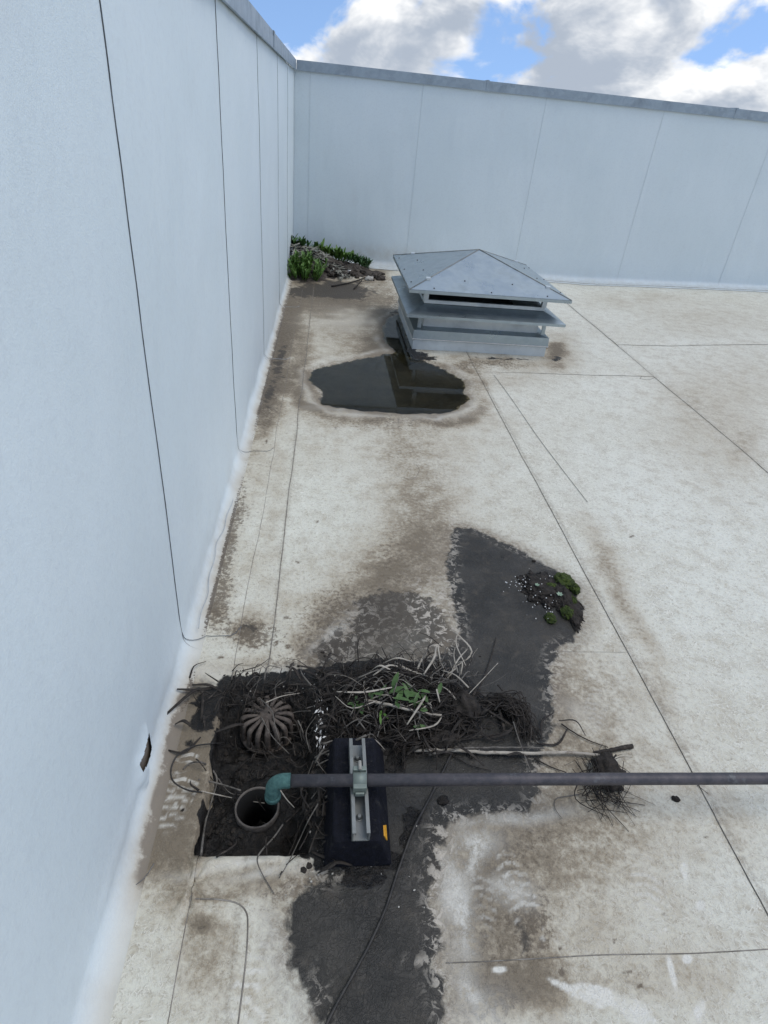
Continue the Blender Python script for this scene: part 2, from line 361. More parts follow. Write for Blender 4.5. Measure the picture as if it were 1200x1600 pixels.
    simple('soil', (0.013, 0.011, 0.009), (0.038, 0.031, 0.025), 50, 0.9, bs=0.9, bd=0.006)
    simple('soil_far', (0.030, 0.025, 0.020), (0.085, 0.071, 0.058), 16, 0.9, bs=0.9, bd=0.02, c2=(0.17, 0.15, 0.135))
    simple('moss', (0.022, 0.036, 0.008), (0.060, 0.088, 0.014), 70, 0.9, bs=1.0, bd=0.006, c2=(0.10, 0.135, 0.022))
    simple('leaf_green', (0.034, 0.078, 0.018), (0.070, 0.130, 0.036), 14, 0.5)
    simple('leaf_bright', (0.060, 0.140, 0.022), (0.125, 0.225, 0.045), 9, 0.5)
    simple('leaf_dark', (0.030, 0.085, 0.020), (0.055, 0.125, 0.032), 9, 0.5)
    simple('leaf_pale', (0.20, 0.285, 0.20), (0.28, 0.36, 0.27), 20, 0.6)
    simple('leaf_dry', (0.15, 0.15, 0.125), (0.25, 0.245, 0.21), 12, 0.8, c2=(0.10, 0.095, 0.08))
    simple('pebble_white', (0.62, 0.61, 0.58), (0.75, 0.74, 0.72), 40, 0.7)
    simple('pebble_grey', (0.30, 0.29, 0.26), (0.45, 0.43, 0.39), 40, 0.7)
    simple('yellow_tape', (0.62, 0.30, 0.02), (0.72, 0.38, 0.04), 30, 0.5)
    simple('substrate', (0.15, 0.125, 0.10), (0.22, 0.185, 0.15), 25, 0.9, c2=(0.075, 0.06, 0.048))
    simple('concrete', (0.30, 0.29, 0.27), (0.38, 0.37, 0.35), 8, 0.9)
    simple('caulk', (0.50, 0.49, 0.46), (0.60, 0.59, 0.56), 20, 0.7)
    # --- shallow ponding water: Fresnel mirror over a tinted see-through film
    t = NT('water'); fr = t.n('ShaderNodeFresnel'); fr.inputs['IOR'].default_value = 1.333
    nb = t.bump(t.noise(5, 2), 0.015, 0.01); t.lk(nb, fr.inputs['Normal'])
    tr = t.n('ShaderNodeBsdfTransparent'); tr.inputs[0].default_value = (0.78, 0.78, 0.68, 1)
    gl = t.n('ShaderNodeBsdfGlossy'); gl.inputs['Roughness'].default_value = 0.015; t.lk(nb, gl.inputs['Normal'])
    mx = t.n('ShaderNodeMixShader'); t.lk(fr.outputs[0], mx.inputs[0]); t.lk(tr.outputs[0], mx.inputs[1]); t.lk(gl.outputs[0], mx.inputs[2]); t.lk(mx.outputs[0], t.out.inputs[0])
mats()

# ================================================================== the roof floor
WX = -0.425; YB = 7.56; WTOP = 1.79; X_MAX = 14.0; Y_MIN = -7.0
POOL = px_poly([(487, 592), (490, 580), (508, 571), (535, 566), (562, 561), (585, 557), (603, 553), (628, 552), (655, 560), (683, 571), (708, 586), (726, 603),
                (728, 615), (720, 630), (700, 640), (672, 645), (640, 644), (600, 642), (560, 641), (525, 637), (507, 628), (496, 612)])
POOL2 = px_poly([(601, 512), (607, 498), (622, 491), (629, 505), (636, 530), (642, 556), (632, 562), (622, 553), (610, 540), (602, 528)])
MUD = px_poly([(714, 824), (735, 826), (765, 838), (800, 854), (842, 876), (880, 897), (902, 915), (908, 950), (906, 985), (893, 1002), (874, 1014), (860, 1042),
               (861, 1090), (866, 1140), (850, 1165), (836, 1200), (842, 1235), (828, 1264), (790, 1268), (740, 1272), (705, 1282), (690, 1303), (687, 1340),
               (676, 1380), (671, 1425), (690, 1458), (684, 1492), (672, 1506), (694, 1530), (690, 1620), (665, 1760), (600, 1900), (545, 1800), (505, 1620), (497, 1572), (470, 1535), (450, 1480), (447, 1440),
               (455, 1408), (478, 1385), (505, 1375), (500, 1345), (494, 1220), (492, 1100), (520, 1066), (570, 1052), (640, 1040), (690, 1020), (712, 1010),
               (716, 985), (704, 930), (699, 880), (704, 842)])
SUMP = (-0.272, 0.008, 0.772, 1.262)
RING_C = (-0.137, 0.912); DRAIN_C = (-0.135, 1.178)
HEAP = px_poly([(300, 1100), (350, 1062), (430, 1052), (520, 1040), (600, 1030), (700, 1045), (745, 1075), (765, 1110), (740, 1150), (700, 1168), (620, 1170), (560, 1160), (520, 1170), (510, 1250), (500, 1340), (470, 1340), (470, 1180)])
def height(x, y):
    x = np.asarray(x, float); y = np.asarray(y, float)
    z = 0.010 * fbm(x, y, 1.1, 3) + 0.0035 * fbm(x, y, 5, 3, 2) + 0.0010 * fbm(x, y, 22, 2, 4)
    z = z + 0.035 * np.clip(x - 3.0, 0, 3) ** 1.0
    d1 = sdist(x, y, POOL); d2 = sdist(x, y, POOL2)
    near = np.maximum(d1, d2) > -0.6
    z = np.where(near, z * (1 - 0.75 * sstep(-0.5, -0.05, np.maximum(d1, d2))), z)
    z = z - 0.016 * sstep(-0.08, 0.08, d1 + 0.075 * fbm(x, y, 6, 5, 5)) - 0.013 * sstep(-0.05, 0.05, d2 + 0.04 * fbm(x, y, 10, 4, 6)) + 0.004 * np.exp(-((d1 + 0.10) / 0.05) ** 2)
    # mud heap round the drain
    dh = sdist(x, y, HEAP)
    lump = fbm(x, y, 28, 4, 8)
    z = z + sstep(-0.03, 0.06, dh) * (0.008 + 0.042 * np.clip(lump + 0.22, 0, 1)) * sstep(-0.02, 0.04, x)
    # sump
    x0, x1, y0, y1 = SUMP
    ix = np.minimum((x - x0) / 0.006, (x1 - x) / 0.030); iy = np.minimum((y - y0) / 0.008, (y1 + 0.05 * fbm(x, y, 10, 4, 78) - y) / 0.045)
    ins = np.clip(np.minimum(ix, iy), 0, 1)
    ins = ins * ins * (3 - 2 * ins)
    sl = 0.010 * np.clip(y - 1.0, 0, 1) * 4 + 0.042 * fbm(x, y, 16, 6, 9)
    dd = np.hypot(x - DRAIN_C[0], y - DRAIN_C[1]); sl = sl + 0.030 * sstep(0.0, 0.06, y - DRAIN_C[1] + 0.03) * sstep(0.06, 0.09, dd) + 0.022 * sstep(0.09, 0.06, dd) * sstep(-0.02, 0.03, y - DRAIN_C[1]) - 0.022 * sstep(0.115, 0.08, dd) * sstep(0.0, -0.05, y - DRAIN_C[1])
    dr = np.hypot(x - RING_C[0], y - RING_C[1])
    bank = 0.035 * sstep(-0.10, 0.0, x) * sstep(1.02, 1.22, y) + 0.018 * sstep(-0.07, 0.01, x)
    z = z + ins * (-0.070 + sl * sstep(0.04, 0.075, dr) + bank + 0.022 * sstep(0.115, 0.062, dr))
    z = np.where(dr < 0.0535, -0.21, z)
    # gathered folds at the sump's near edge
    fx = on_floor(300, 1385); a = np.hypot(x - fx[0], (y - fx[1]) * 0.8)
    z = z + 0.006 * np.exp(-(a / 0.05) ** 2) * (np.sin(np.arctan2(y - fx[1], x - fx[0]) * 9) + 1)
    z = z + 0.007 * np.exp(-((y - 0.757) / 0.010) ** 2) * sstep(-0.30, -0.26, x) * sstep(0.02, -0.02, x) * (1 + fbm(x, y, 30, 2))
    # membrane edge rolled up behind the drain
    z = z + 0.016 * np.exp(-((y - 1.285) / 0.018) ** 2) * sstep(-0.29, -0.24, x) * sstep(-0.0, -0.06, x)
    return z
_gx = np.arange(-0.46, 1.42, 0.004); _gy = np.arange(0.30, 2.05, 0.004); _GX, _GY = np.meshgrid(_gx, _gy); _GH = height(_GX, _GY)
def hz(x, y):
    if -0.455 < x < 1.41 and 0.305 < y < 2.04:
        i = (x + 0.46) / 0.004; j = (y - 0.30) / 0.004; a, b = int(i), int(j); i -= a; j -= b
        return float((_GH[b, a] * (1 - i) + _GH[b, a + 1] * i) * (1 - j) + (_GH[b + 1, a] * (1 - i) + _GH[b + 1, a + 1] * i) * j)
    return float(height(np.array([x]), np.array([y]))[0])
def P(u, v, dz=0.0):
    """point on the floor seen at photo pixel u, v, raised by dz"""
    z = dz
    for _ in range(3):
        p = on_floor(u, v, z); z = hz(p[0], p[1]) + dz
        z = max(z, -0.08)
    return on_floor(u, v, z)

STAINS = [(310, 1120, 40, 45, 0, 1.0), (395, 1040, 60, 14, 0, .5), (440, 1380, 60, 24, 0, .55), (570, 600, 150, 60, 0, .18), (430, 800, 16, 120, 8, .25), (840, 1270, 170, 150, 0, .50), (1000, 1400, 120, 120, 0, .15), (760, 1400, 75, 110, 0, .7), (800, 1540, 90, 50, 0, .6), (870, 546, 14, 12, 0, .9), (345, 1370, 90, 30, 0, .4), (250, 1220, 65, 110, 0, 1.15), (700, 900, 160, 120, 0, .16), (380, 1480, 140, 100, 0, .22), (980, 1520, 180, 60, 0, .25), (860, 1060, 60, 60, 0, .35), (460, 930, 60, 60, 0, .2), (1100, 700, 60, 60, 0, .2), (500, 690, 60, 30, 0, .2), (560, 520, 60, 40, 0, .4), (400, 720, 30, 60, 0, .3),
      # u, v, su, sv, angle, strength : soft brown staining seen on the membrane
    (655, 785, 55, 75, 0, .46), (660, 850, 60, 60, 0, .62), (610, 900, 60, 45, 0, .75), (560, 960, 65, 40, 0, .9), (510, 1010, 45, 35, 0, .9), (635, 705, 60, 40, 0, .45),
    (690, 980, 30, 40, 0, .5), (610, 655, 120, 18, 0, .5), (500, 640, 40, 18, 20, .45), (735, 600, 25, 40, 0, .45), (475, 590, 14, 40, 0, .55), (610, 540, 50, 12, 0, .6), (600, 500, 14, 40, 0, .7),
    (420, 620, 22, 60, 12, .9), (437, 540, 20, 60, 12, .95), (452, 480, 18, 30, 0, .9), (470, 540, 20, 40, 0, .6), (520, 470, 70, 18, 0, .95), (510, 450, 55, 14, 0, 1.0), (540, 510, 60, 25, 0, .45), (590, 430, 20, 18, 0, .7),
    (360, 840, 16, 80, 14, .5), (340, 950, 22, 40, 10, .55), (385, 985, 22, 18, 0, .85), (400, 960, 30, 16, 0, .4), (395, 880, 20, 25, 0, .3),
    (280, 1110, 40, 40, 0, .6), (250, 1200, 50, 80, 0, .85), (240, 1290, 60, 50, 0, .75), (300, 1100, 30, 30, 0, .5), (330, 1090, 20, 20, 0, .4), (280, 1270, 30, 50, 0, .6),
    (330, 1500, 50, 90, 0, .45), (315, 1440, 26, 16, 0, .8), (330, 1400, 45, 8, 0, .6), (420, 1400, 40, 40, 0, .4), (230, 1400, 60, 40, 0, .22), (200, 1550, 60, 80, 0, .15), (400, 1560, 50, 60, 0, .3),
    (930, 1100, 55, 60, 0, .45), (880, 1090, 20, 60, 0, .6), (880, 1180, 30, 30, 0, .5), (960, 1200, 60, 50, 0, .3), (950, 880, 14, 60, -28, .45), (985, 960, 14, 70, -28, .5), (1030, 1090, 14, 60, -28, .4), (930, 960, 14, 60, 0, .3),
    (1130, 1270, 22, 70, -30, .35), (900, 1290, 140, 40, 0, .35), (760, 1310, 60, 40, 0, .5), (850, 1350, 120, 60, 0, .35), (720, 1400, 50, 80, 0, .5), (750, 1540, 70, 60, 0, .6), (900, 1540, 140, 30, 0, .4), (1000, 1450, 150, 70, 0, .18), (830, 1460, 30, 50, 0, .55), (1080, 1560, 90, 60, 0, .2),
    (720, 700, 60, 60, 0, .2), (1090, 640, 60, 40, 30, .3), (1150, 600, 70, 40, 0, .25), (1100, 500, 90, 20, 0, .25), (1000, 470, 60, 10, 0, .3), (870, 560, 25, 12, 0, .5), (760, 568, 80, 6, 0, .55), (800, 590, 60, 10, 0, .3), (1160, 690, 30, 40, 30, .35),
    (690, 870, 30, 60, 10, .4), (770, 840, 60, 10, 22, .5), (700, 1290, 25, 20, 0, .6), (690, 1230, 20, 20, 0, .2), (470, 1000, 40, 40, 0, .35)]
SPECKS = [(362, 840, 12, 75, 14, 1.0), (345, 930, 20, 40, 10, .9), (330, 960, 25, 25, 0, .6), (440, 540, 14, 60, 12, .9), (418, 620, 18, 45, 12, .9), (540, 960, 60, 40, 0, .8), (610, 880, 40, 60, 0, .5), (520, 1020, 50, 30, 0, .9), (470, 1050, 60, 20, 0, 1.0),
          (865, 1060, 14, 60, 0, .8), (860, 1190, 20, 40, 0, .7), (830, 1290, 60, 30, 0, .5), (780, 1330, 60, 50, 0, .6), (740, 1420, 50, 80, 0, .6), (760, 1560, 60, 60, 0, .8), (830, 1440, 30, 50, 0, .9), (440, 1400, 50, 40, 0, .5), (320, 1080, 60, 25, 0, .7),
          (770, 850, 60, 12, 22, .9), (620, 660, 110, 14, 0, .6), (390, 990, 40, 18, 0, .9), (400, 1000, 60, 30, 0, .4), (760, 570, 70, 6, 0, .8), (520, 460, 70, 20, 0, .7), (470, 1390, 40, 30, 0, .7), (640, 1290, 30, 30, 0, .6), (620, 500, 18, 60, 0, .8), (1190, 600, 40, 40, 0, .2)]
WHITES = [(702, 1385, 14, 60, 8, 1.2), (722, 1440, 16, 50, -6, 1.0), (745, 1330, 10, 40, 20, .9), (790, 1277, 60, 7, -4, 1.2), (690, 1340, 8, 30, 0, 1.0), (800, 1390, 26, 14, 20, .8), (730, 1550, 24, 10, 40, .9), (740, 1310, 30, 20, 0, .8), (715, 1540, 20, 50, 0, .7), (760, 1590, 30, 30, 0, .6), (440, 1500, 14, 60, -20, .7), (470, 1560, 18, 40, -20, .7),
          (450, 1365, 60, 6, -6, .8), (360, 1352, 60, 5, -8, .9), (498, 1130, 5, 40, 4, .9), (505, 1150, 6, 25, 0, .6), (900, 1110, 30, 12, 30, .3), (520, 985, 30, 6, -40, .7), (410, 1050, 50, 6, 0, .8), (330, 1050, 60, 12, 0, .5), (545, 500, 40, 10, 0, .4), (540, 640, 40, 4, 0, .5), (690, 650, 40, 4, -10, .5)]
CRUST = [(690, 960, 30, 50, 15, 1.0), (655, 945, 14, 30, 0, .9), (690, 1000, 20, 20, 0, 1.0), (600, 990, 60, 40, 0, .2), (530, 1010, 40, 30, 0, .55), (560, 960, 30, 20, 0, .4), (860, 1080, 10, 70, 0, .55), (870, 1020, 16, 16, 0, .6), (835, 1220, 14, 50, 0, .6), (760, 1272, 70, 10, 0, 1.0),
         (690, 1320, 16, 50, 0, .9), (680, 1420, 14, 80, 0, .9), (690, 1530, 14, 50, 0, .8), (500, 1120, 10, 50, 0, 1.0), (480, 1360, 40, 20, 0, .6), (560, 1360, 60, 14, 0, .6), (640, 1300, 12, 50, 10, .7), (640, 1500, 60, 6, 0, .7), (500, 1560, 14, 40, 0, .5), (480, 1065, 40, 14, 0, .9), (710, 860, 8, 50, 0, .6), (800, 855, 60, 6, 24, .5)]
BROWN = [(610, 965, 42, 26, 0, 1.15), (660, 1000, 30, 30, 0, 1.1), (600, 1030, 70, 24, 0, 1.15), (550, 1040, 40, 20, 0, 1.0), (690, 1020, 30, 20, 0, 1.1), (650, 960, 18, 22, 0, .8), (600, 990, 45, 45, 0, .75), (540, 1015, 40, 30, 0, .8), (640, 1000, 50, 40, 0, .7), (470, 1075, 40, 20, 0, .7), (690, 1290, 20, 15, 0, .6), (515, 452, 52, 11, 0, 1.1), (620, 520, 10, 40, 0, .7), (520, 1370, 40, 16, 0, .7), (440, 560, 10, 40, 12, .55), (420, 620, 10, 30, 12, .5), (385, 985, 16, 12, 0, .6), (312, 1440, 22, 14, 0, .65), (820, 1465, 12, 40, 0, .6), (700, 1030, 60, 30, 0, .6)]
def blobs(u, v, lst):
    r = np.zeros(u.shape)
    for a, b, su, sv, an, st in lst:
        c, s = math.cos(R_(an)), math.sin(R_(an)); du, dv = u - a, v - b
        p = (du * c + dv * s) / su; q = (-du * s + dv * c) / sv
        r = np.maximum(r, st * np.exp(-0.5 * (p * p + q * q))) + 0.25 * np.minimum(r, st * np.exp(-0.5 * (p * p + q * q)))
    return r
def treads(x, y):
    """lugged boot-sole marks: (u, v, heading, size)"""
    r = np.zeros(x.shape)
    for u, v, an, sz, st in ((398, 1545, 24, 1, .8), (812, 1398, -8, .9, .75), (1012, 1400, 18, .9, .5), (752, 1388, 5, .8, .5), (282, 1235, 4, .95, .7), (930, 1110, 30, .8, .4), (255, 1225, -4, .9, .35)):
        c = on_floor(u, v); ca, sa = math.cos(R_(an)), math.sin(R_(an)); dx, dy = x - c[0], y - c[1]
        p = (dx * ca - dy * sa) / sz; q = (dx * sa + dy * ca) / sz
        sole = sstep(1.0, 0.85, np.hypot(p / 0.047, q / 0.135))
        bars = sstep(0.0, 0.35, np.sin(2 * np.pi * (q + 0.35 * np.abs(p)) / 0.026)) * sstep(0.06, 0.22, np.abs(np.sin(np.pi * (p + 0.011) / 0.022)))
        hole = sstep(0.10, 0.3, fbm(x, y, 18, 3, 21) + 0.35)
        r = np.maximum(r, st * sole * bars * hole)
    return r
DROPS = [(1069, 1357, 7, 11, 0), (1071, 1370, 4, 14, -6), (1094, 1415, 8, 8, 0), (1074, 1498, 9, 9, 0), (1050, 1520, 5, 32, -14), (1040, 1452, 4, 4, 0), (1091, 1584, 10, 24, 20), (780, 1515, 12, 6, 0)]
PEEL = px_poly([(858, 1528), (890, 1532), (930, 1540), (960, 1546), (990, 1560), (1012, 1578), (1030, 1600), (1000, 1602), (975, 1588), (950, 1572), (915, 1564), (880, 1548)])
DSPOT = [(848, 1479, 11, 6), (877, 1519, 6, 8), (1000, 1540, 5, 5), (980, 1520, 8, 3), (1036, 1429, 2, 2), (960, 1470, 2, 4), (525, 668, 3, 2), (940, 1255, 2, 2), (1103, 1308, 3, 2), (416, 690, 2, 3), (495, 815, 2, 2), (466, 878, 4, 2), (447, 965, 3, 2), (432, 1005, 4, 4), (450, 1010, 6, 3), (395, 1010, 10, 3), (875, 1482, 3, 3), (1142, 1185, 3, 2), (987, 838, 3, 2), (345, 1027, 6, 2), (315, 1080, 5, 3)]
SEAM_X = 1.085
def paint(x, y, z):
    u, v = project(x, y, z); A = np.zeros(x.shape + (4,)); B = np.zeros(x.shape + (4,))
    wv = 14 * fbm(x, y, 5, 4, 31); wu = 14 * fbm(x, y, 5, 4, 37)
    mud = sdist(x, y, MUD)
    mud = np.maximum(mud, sdist(x, y, POOL) + 0.005 + 0.06 * fbm(x, y, 6, 4, 5)); mud = np.maximum(mud, sdist(x, y, POOL2) + 0.0)
    A[..., 0] = np.clip(mud, -0.5, 0.5)
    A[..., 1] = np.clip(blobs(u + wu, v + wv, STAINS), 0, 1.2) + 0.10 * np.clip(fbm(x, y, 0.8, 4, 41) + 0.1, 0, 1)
    A[..., 2] = np.clip(blobs(u + wu * .5, v + wv * .5, SPECKS), 0, 1)
    w = np.maximum(blobs(u + wu, v + wv, WHITES), treads(x, y))
    for a, b, su, sv, an in DROPS: w = np.maximum(w, 1.4 * sstep(0.5, 0.9, blobs(u, v, [(a, b, su, sv, an, 1.0)])))
    w = np.maximum(w, 1.2 * sstep(-0.002, 0.004, sdist(x, y, PEEL) + 0.012 * fbm(x, y, 40, 3, 51)))
    dp = np.maximum(sdist(x, y, POOL), sdist(x, y, POOL2)) + 0.06 * fbm(x, y, 7, 4, 57)
    brk = np.clip(0.55 + 1.3 * fbm(x, y, 4, 4, 58), 0, 1.1); w = np.maximum(w, 0.55 * brk * np.exp(-((dp + 0.07) / 0.030) ** 2)); A[..., 1] += brk * (0.42 * np.exp(-((dp + 0.15) / 0.05) ** 2) + 0.5 * np.exp(-((dp + 0.02) / 0.04) ** 2))
    A[..., 3] = w
    B[..., 0] = np.clip(blobs(u, v, CRUST), 0, 1); B[..., 1] = blobs(u + wu, v + wv, BROWN)
    g = 0.5 * np.exp(-((x - SEAM_X - 0.008) / 0.010) ** 2) * sstep(0.55, 0.6, y) + 0.35 * np.exp(-((x - 2.50) / 0.02) ** 2) + 0.4 * np.exp(-((x + 0.149) / 0.008) ** 2)
    for a, b, su, sv in DSPOT: g = np.maximum(g, 1.6 * sstep(0.5, 0.8, blobs(u, v, [(a, b, su, sv, 0, 1.0)])))
    B[..., 2] = np.clip(g, 0, 1.3)
    x0, x1, y0, y1 = SUMP
    er = 0.060 * fbm(x, y, 12, 5, 77); ins = np.minimum(np.minimum((x - x0 + er * .4) / 0.012, (x1 - x) / 0.03), np.minimum((y - y0 + er * .15) / 0.010, (y1 + 0.02 + er - y) / 0.03))
    wet = 1.6 * np.clip(ins + 0.2, 0, 1)
    wet = np.maximum(wet, np.clip(0.55 + sdist(x, y, HEAP) / 0.06, 0, 1.05))
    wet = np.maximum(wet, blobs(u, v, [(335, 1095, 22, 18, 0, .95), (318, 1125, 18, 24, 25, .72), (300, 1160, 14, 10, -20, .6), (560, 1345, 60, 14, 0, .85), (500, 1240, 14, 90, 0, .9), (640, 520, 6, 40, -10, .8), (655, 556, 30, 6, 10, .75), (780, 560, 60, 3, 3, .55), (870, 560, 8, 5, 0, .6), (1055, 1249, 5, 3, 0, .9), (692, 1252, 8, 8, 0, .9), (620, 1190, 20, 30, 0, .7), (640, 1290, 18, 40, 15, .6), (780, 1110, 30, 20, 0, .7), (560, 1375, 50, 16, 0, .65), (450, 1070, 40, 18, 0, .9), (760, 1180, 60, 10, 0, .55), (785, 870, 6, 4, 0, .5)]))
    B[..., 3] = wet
    return {'dA': A, 'dB': B}

roof = MB().box(WX - 0.3, X_MAX, Y_MIN, YB + 0.3, -0.55, -0.26).build('roof_floor', 'concrete'); tag(roof, kind='structure')
def steps_y(y0, y1, k=2.0, lo=0.0045, hi=0.30):
    out = [y0]
    while out[-1] < y1:
        y = out[-1]; d = k * (2.25 + y * y) / 1425.0
        if y < 0.30: d = min(max(d, 0.012 + (0.30 - y) * 0.35), hi)
        out.append(y + min(max(d, lo), hi))
    out[-1] = y1; return np.array(out)
def c0y(x): return 5.043 + 0.137 * (x - 2.53)
def c1y(x): return 4.155 + 0.105 * (x - 1.06)
def lin(a): return lambda t: np.full(np.shape(t), float(a))
def wob(a, amp, sd): return lambda y: a + amp * fbm(np.asarray(y), np.zeros(np.shape(y)), 3.0, 3, sd)
XL1 = wob(-0.256, 0.012, 61); XL2 = wob(-0.148, 0.009, 62); XS1 = wob(SEAM_X, 0.003, 63); XS2 = wob(2.495, 0.004, 64)
def sheet(x_l, x_r, y_b, y_t, dx, zoff, k=2.0, lo=0.0045):
    xa, xb = float(x_l(np.array(0.))), float(x_r(np.array(0.)))
    ya, yb = float(y_b(np.array(xa))), float(y_t(np.array(xa)))
    ys = (steps_y(ya, yb, k, lo) - ya) / (yb - ya); s = np.linspace(0, 1, max(3, int((xb - xa) / dx) + 1))
    S, T = np.meshgrid(s, ys); X0 = xa + (xb - xa) * S
    Y = y_b(X0) * (1 - T) + y_t(X0) * T; X = x_l(Y) * (1 - S) + x_r(Y) * S
    Z = height(X, Y) + zoff(X, Y, S, T)
    return grid_mesh('membrane_sheet', X, Y, Z, 'floor_membrane', roof, paint(X, Y, Z))
lap = lambda a: (lambda X, Y, S, T: a + 0 * X)
# wall-side flange strip lies on the cover strip, which lies on the field sheets
sheet(XL1, XL2, lin(Y_MIN), lin(0.66), 0.006, lambda X, Y, S, T: 0.0022 * (1 - S))
sheet(XL1, XL2, lin(0.66), lin(1.37), 0.005, lap(0.0), 1.6)
sheet(XL1, XL2, lin(1.37), lin(YB - 0.01), 0.007, lambda X, Y, S, T: 0.0022 * (1 - S))
sheet(XL2, XS1, lin(Y_MIN), lin(0.25), 0.02, lap(0.0), 4)
sheet(XL2, XS1, lin(0.25), lin(0.543), 0.005, lap(0.0), 1.7)
sheet(XL2, XS1, lin(0.543), lin(1.44), 0.005, lap(0.0), 1.7)
sheet(XL2, XS1, lin(1.44), lin(YB - 0.01), 0.0085, lap(0.0))
sheet(XS1, XS2, lin(Y_MIN), c1y, 0.014, lambda X, Y, S, T: 0.0028 * (1 - S) ** 6)
sheet(XS1, XS2, c1y, lin(YB - 0.01), 0.016, lambda X, Y, S, T: 0.003 * (1 - T) ** 8 - 0.0005)
sheet(XS2, lin(5.4), lin(Y_MIN), c0y, 0.03, lap(0.0012))
sheet(XS2, lin(5.4), c0y, lin(YB - 0.01), 0.03, lambda X, Y, S, T: 0.0015 + 0.003 * (1 - T) ** 8)
sheet(lin(5.4), lin(9.0), lin(Y_MIN), lin(YB - 0.01), 0.10, lap(0.0), 4)
sheet(lin(9.0), lin(X_MAX), lin(Y_MIN), lin(YB - 0.01), 0.14, lap(0.0), 4)
def seam(path, r=0.0022, name='seam', mat='seam_edge', parent=None, flat=0.3):
    b = MB(); b.tube([(p[0], p[1], p[2] - 0.0006) for p in path], r * 0.72, 6, flat=flat); return b.build(name, mat, parent or roof)
def floor_line(x_of, y0, y1, dz=0.0008, n=90):
    ys = np.linspace(y0, y1, n); xs = x_of(ys); zs = height(xs, ys) + dz; return list(zip(xs, ys, zs))
def cross_line(y_of, x0, x1, dz=0.0008, n=60):
    xs = np.linspace(x0, x1, n); ys = y_of(xs); zs = height(xs, ys) + dz; return list(zip(xs, ys, zs))
seam(floor_line(XL1, 1.30, 6.2, 0.003)); seam(floor_line(XL2, 1.36, 6.3, 0.002)); seam(floor_line(XL1, -2.0, 0.69, 0.003), 0.0026)
seam(floor_line(XS1, -3.0, 4.62, 0.002), 0.0024); seam(floor_line(XS2, -3.0, YB - .1, 0.002), 0.003)
seam(cross_line(c1y, 1.09, 2.47), 0.003); seam(cross_line(c0y, 2.53, 5.4), 0.004); seam(cross_line(lin(1.44), 0.84, 1.08), 0.0013)
seam(cross_line(lambda x: 0.543 + 0.012 * fbm(x, 0 * x, 2, 2, 71), 0.30, 1.08, 0.0012), 0.0017)
seam([P(u, v, 0.0045) for u, v in spline([(772, 586), (800, 624), (840, 682), (880, 735), (918, 784)], 6)], 0.0020)
def pxseam(pts, r=0.0022, dz=0.001, k=7, mat='seam_edge'): return seam([P(u, v, dz) for u, v in spline(pts, k)], r, mat=mat)
pxseam([(300, 1404), (340, 1405), (370, 1411), (384, 1424), (387, 1445), (384, 1500), (372, 1600)], 0.0024)
pxseam([(420, 1032), (408, 1043), (395, 1048), (360, 1050)], 0.0018); pxseam([(640, 556), (760, 566), (845, 570), (868, 566), (862, 556)], 0.0016)
pxseam([(1000, 592), (1006, 584), (1020, 583), (1026, 588), (1014, 593), (1002, 592)], 0.003)
pxseam([(275, 1030), (300, 1036), (310, 1056), (304, 1075), (290, 1085), (262, 1090)], 0.0012)
pxseam([(620, 744), (645, 748), (655, 735), (650, 725)], 0.0012)

# ================================================================== parapet walls
WSEAM = [-7.0, -5.1, -3.8, -2.5, -1.19, 0.12, 1.433, 2.739, 4.10, 5.445, 6.56, YB - 0.005]
lw = empty('parapet_wall', (0, 0, 0), label='long white membrane-covered parapet wall running along the left side', cat='wall')
MB().box(WX - 0.30, WX - 0.05, Y_MIN, YB + 0.26, -0.25, WTOP).build('wall_core', 'substrate', lw)
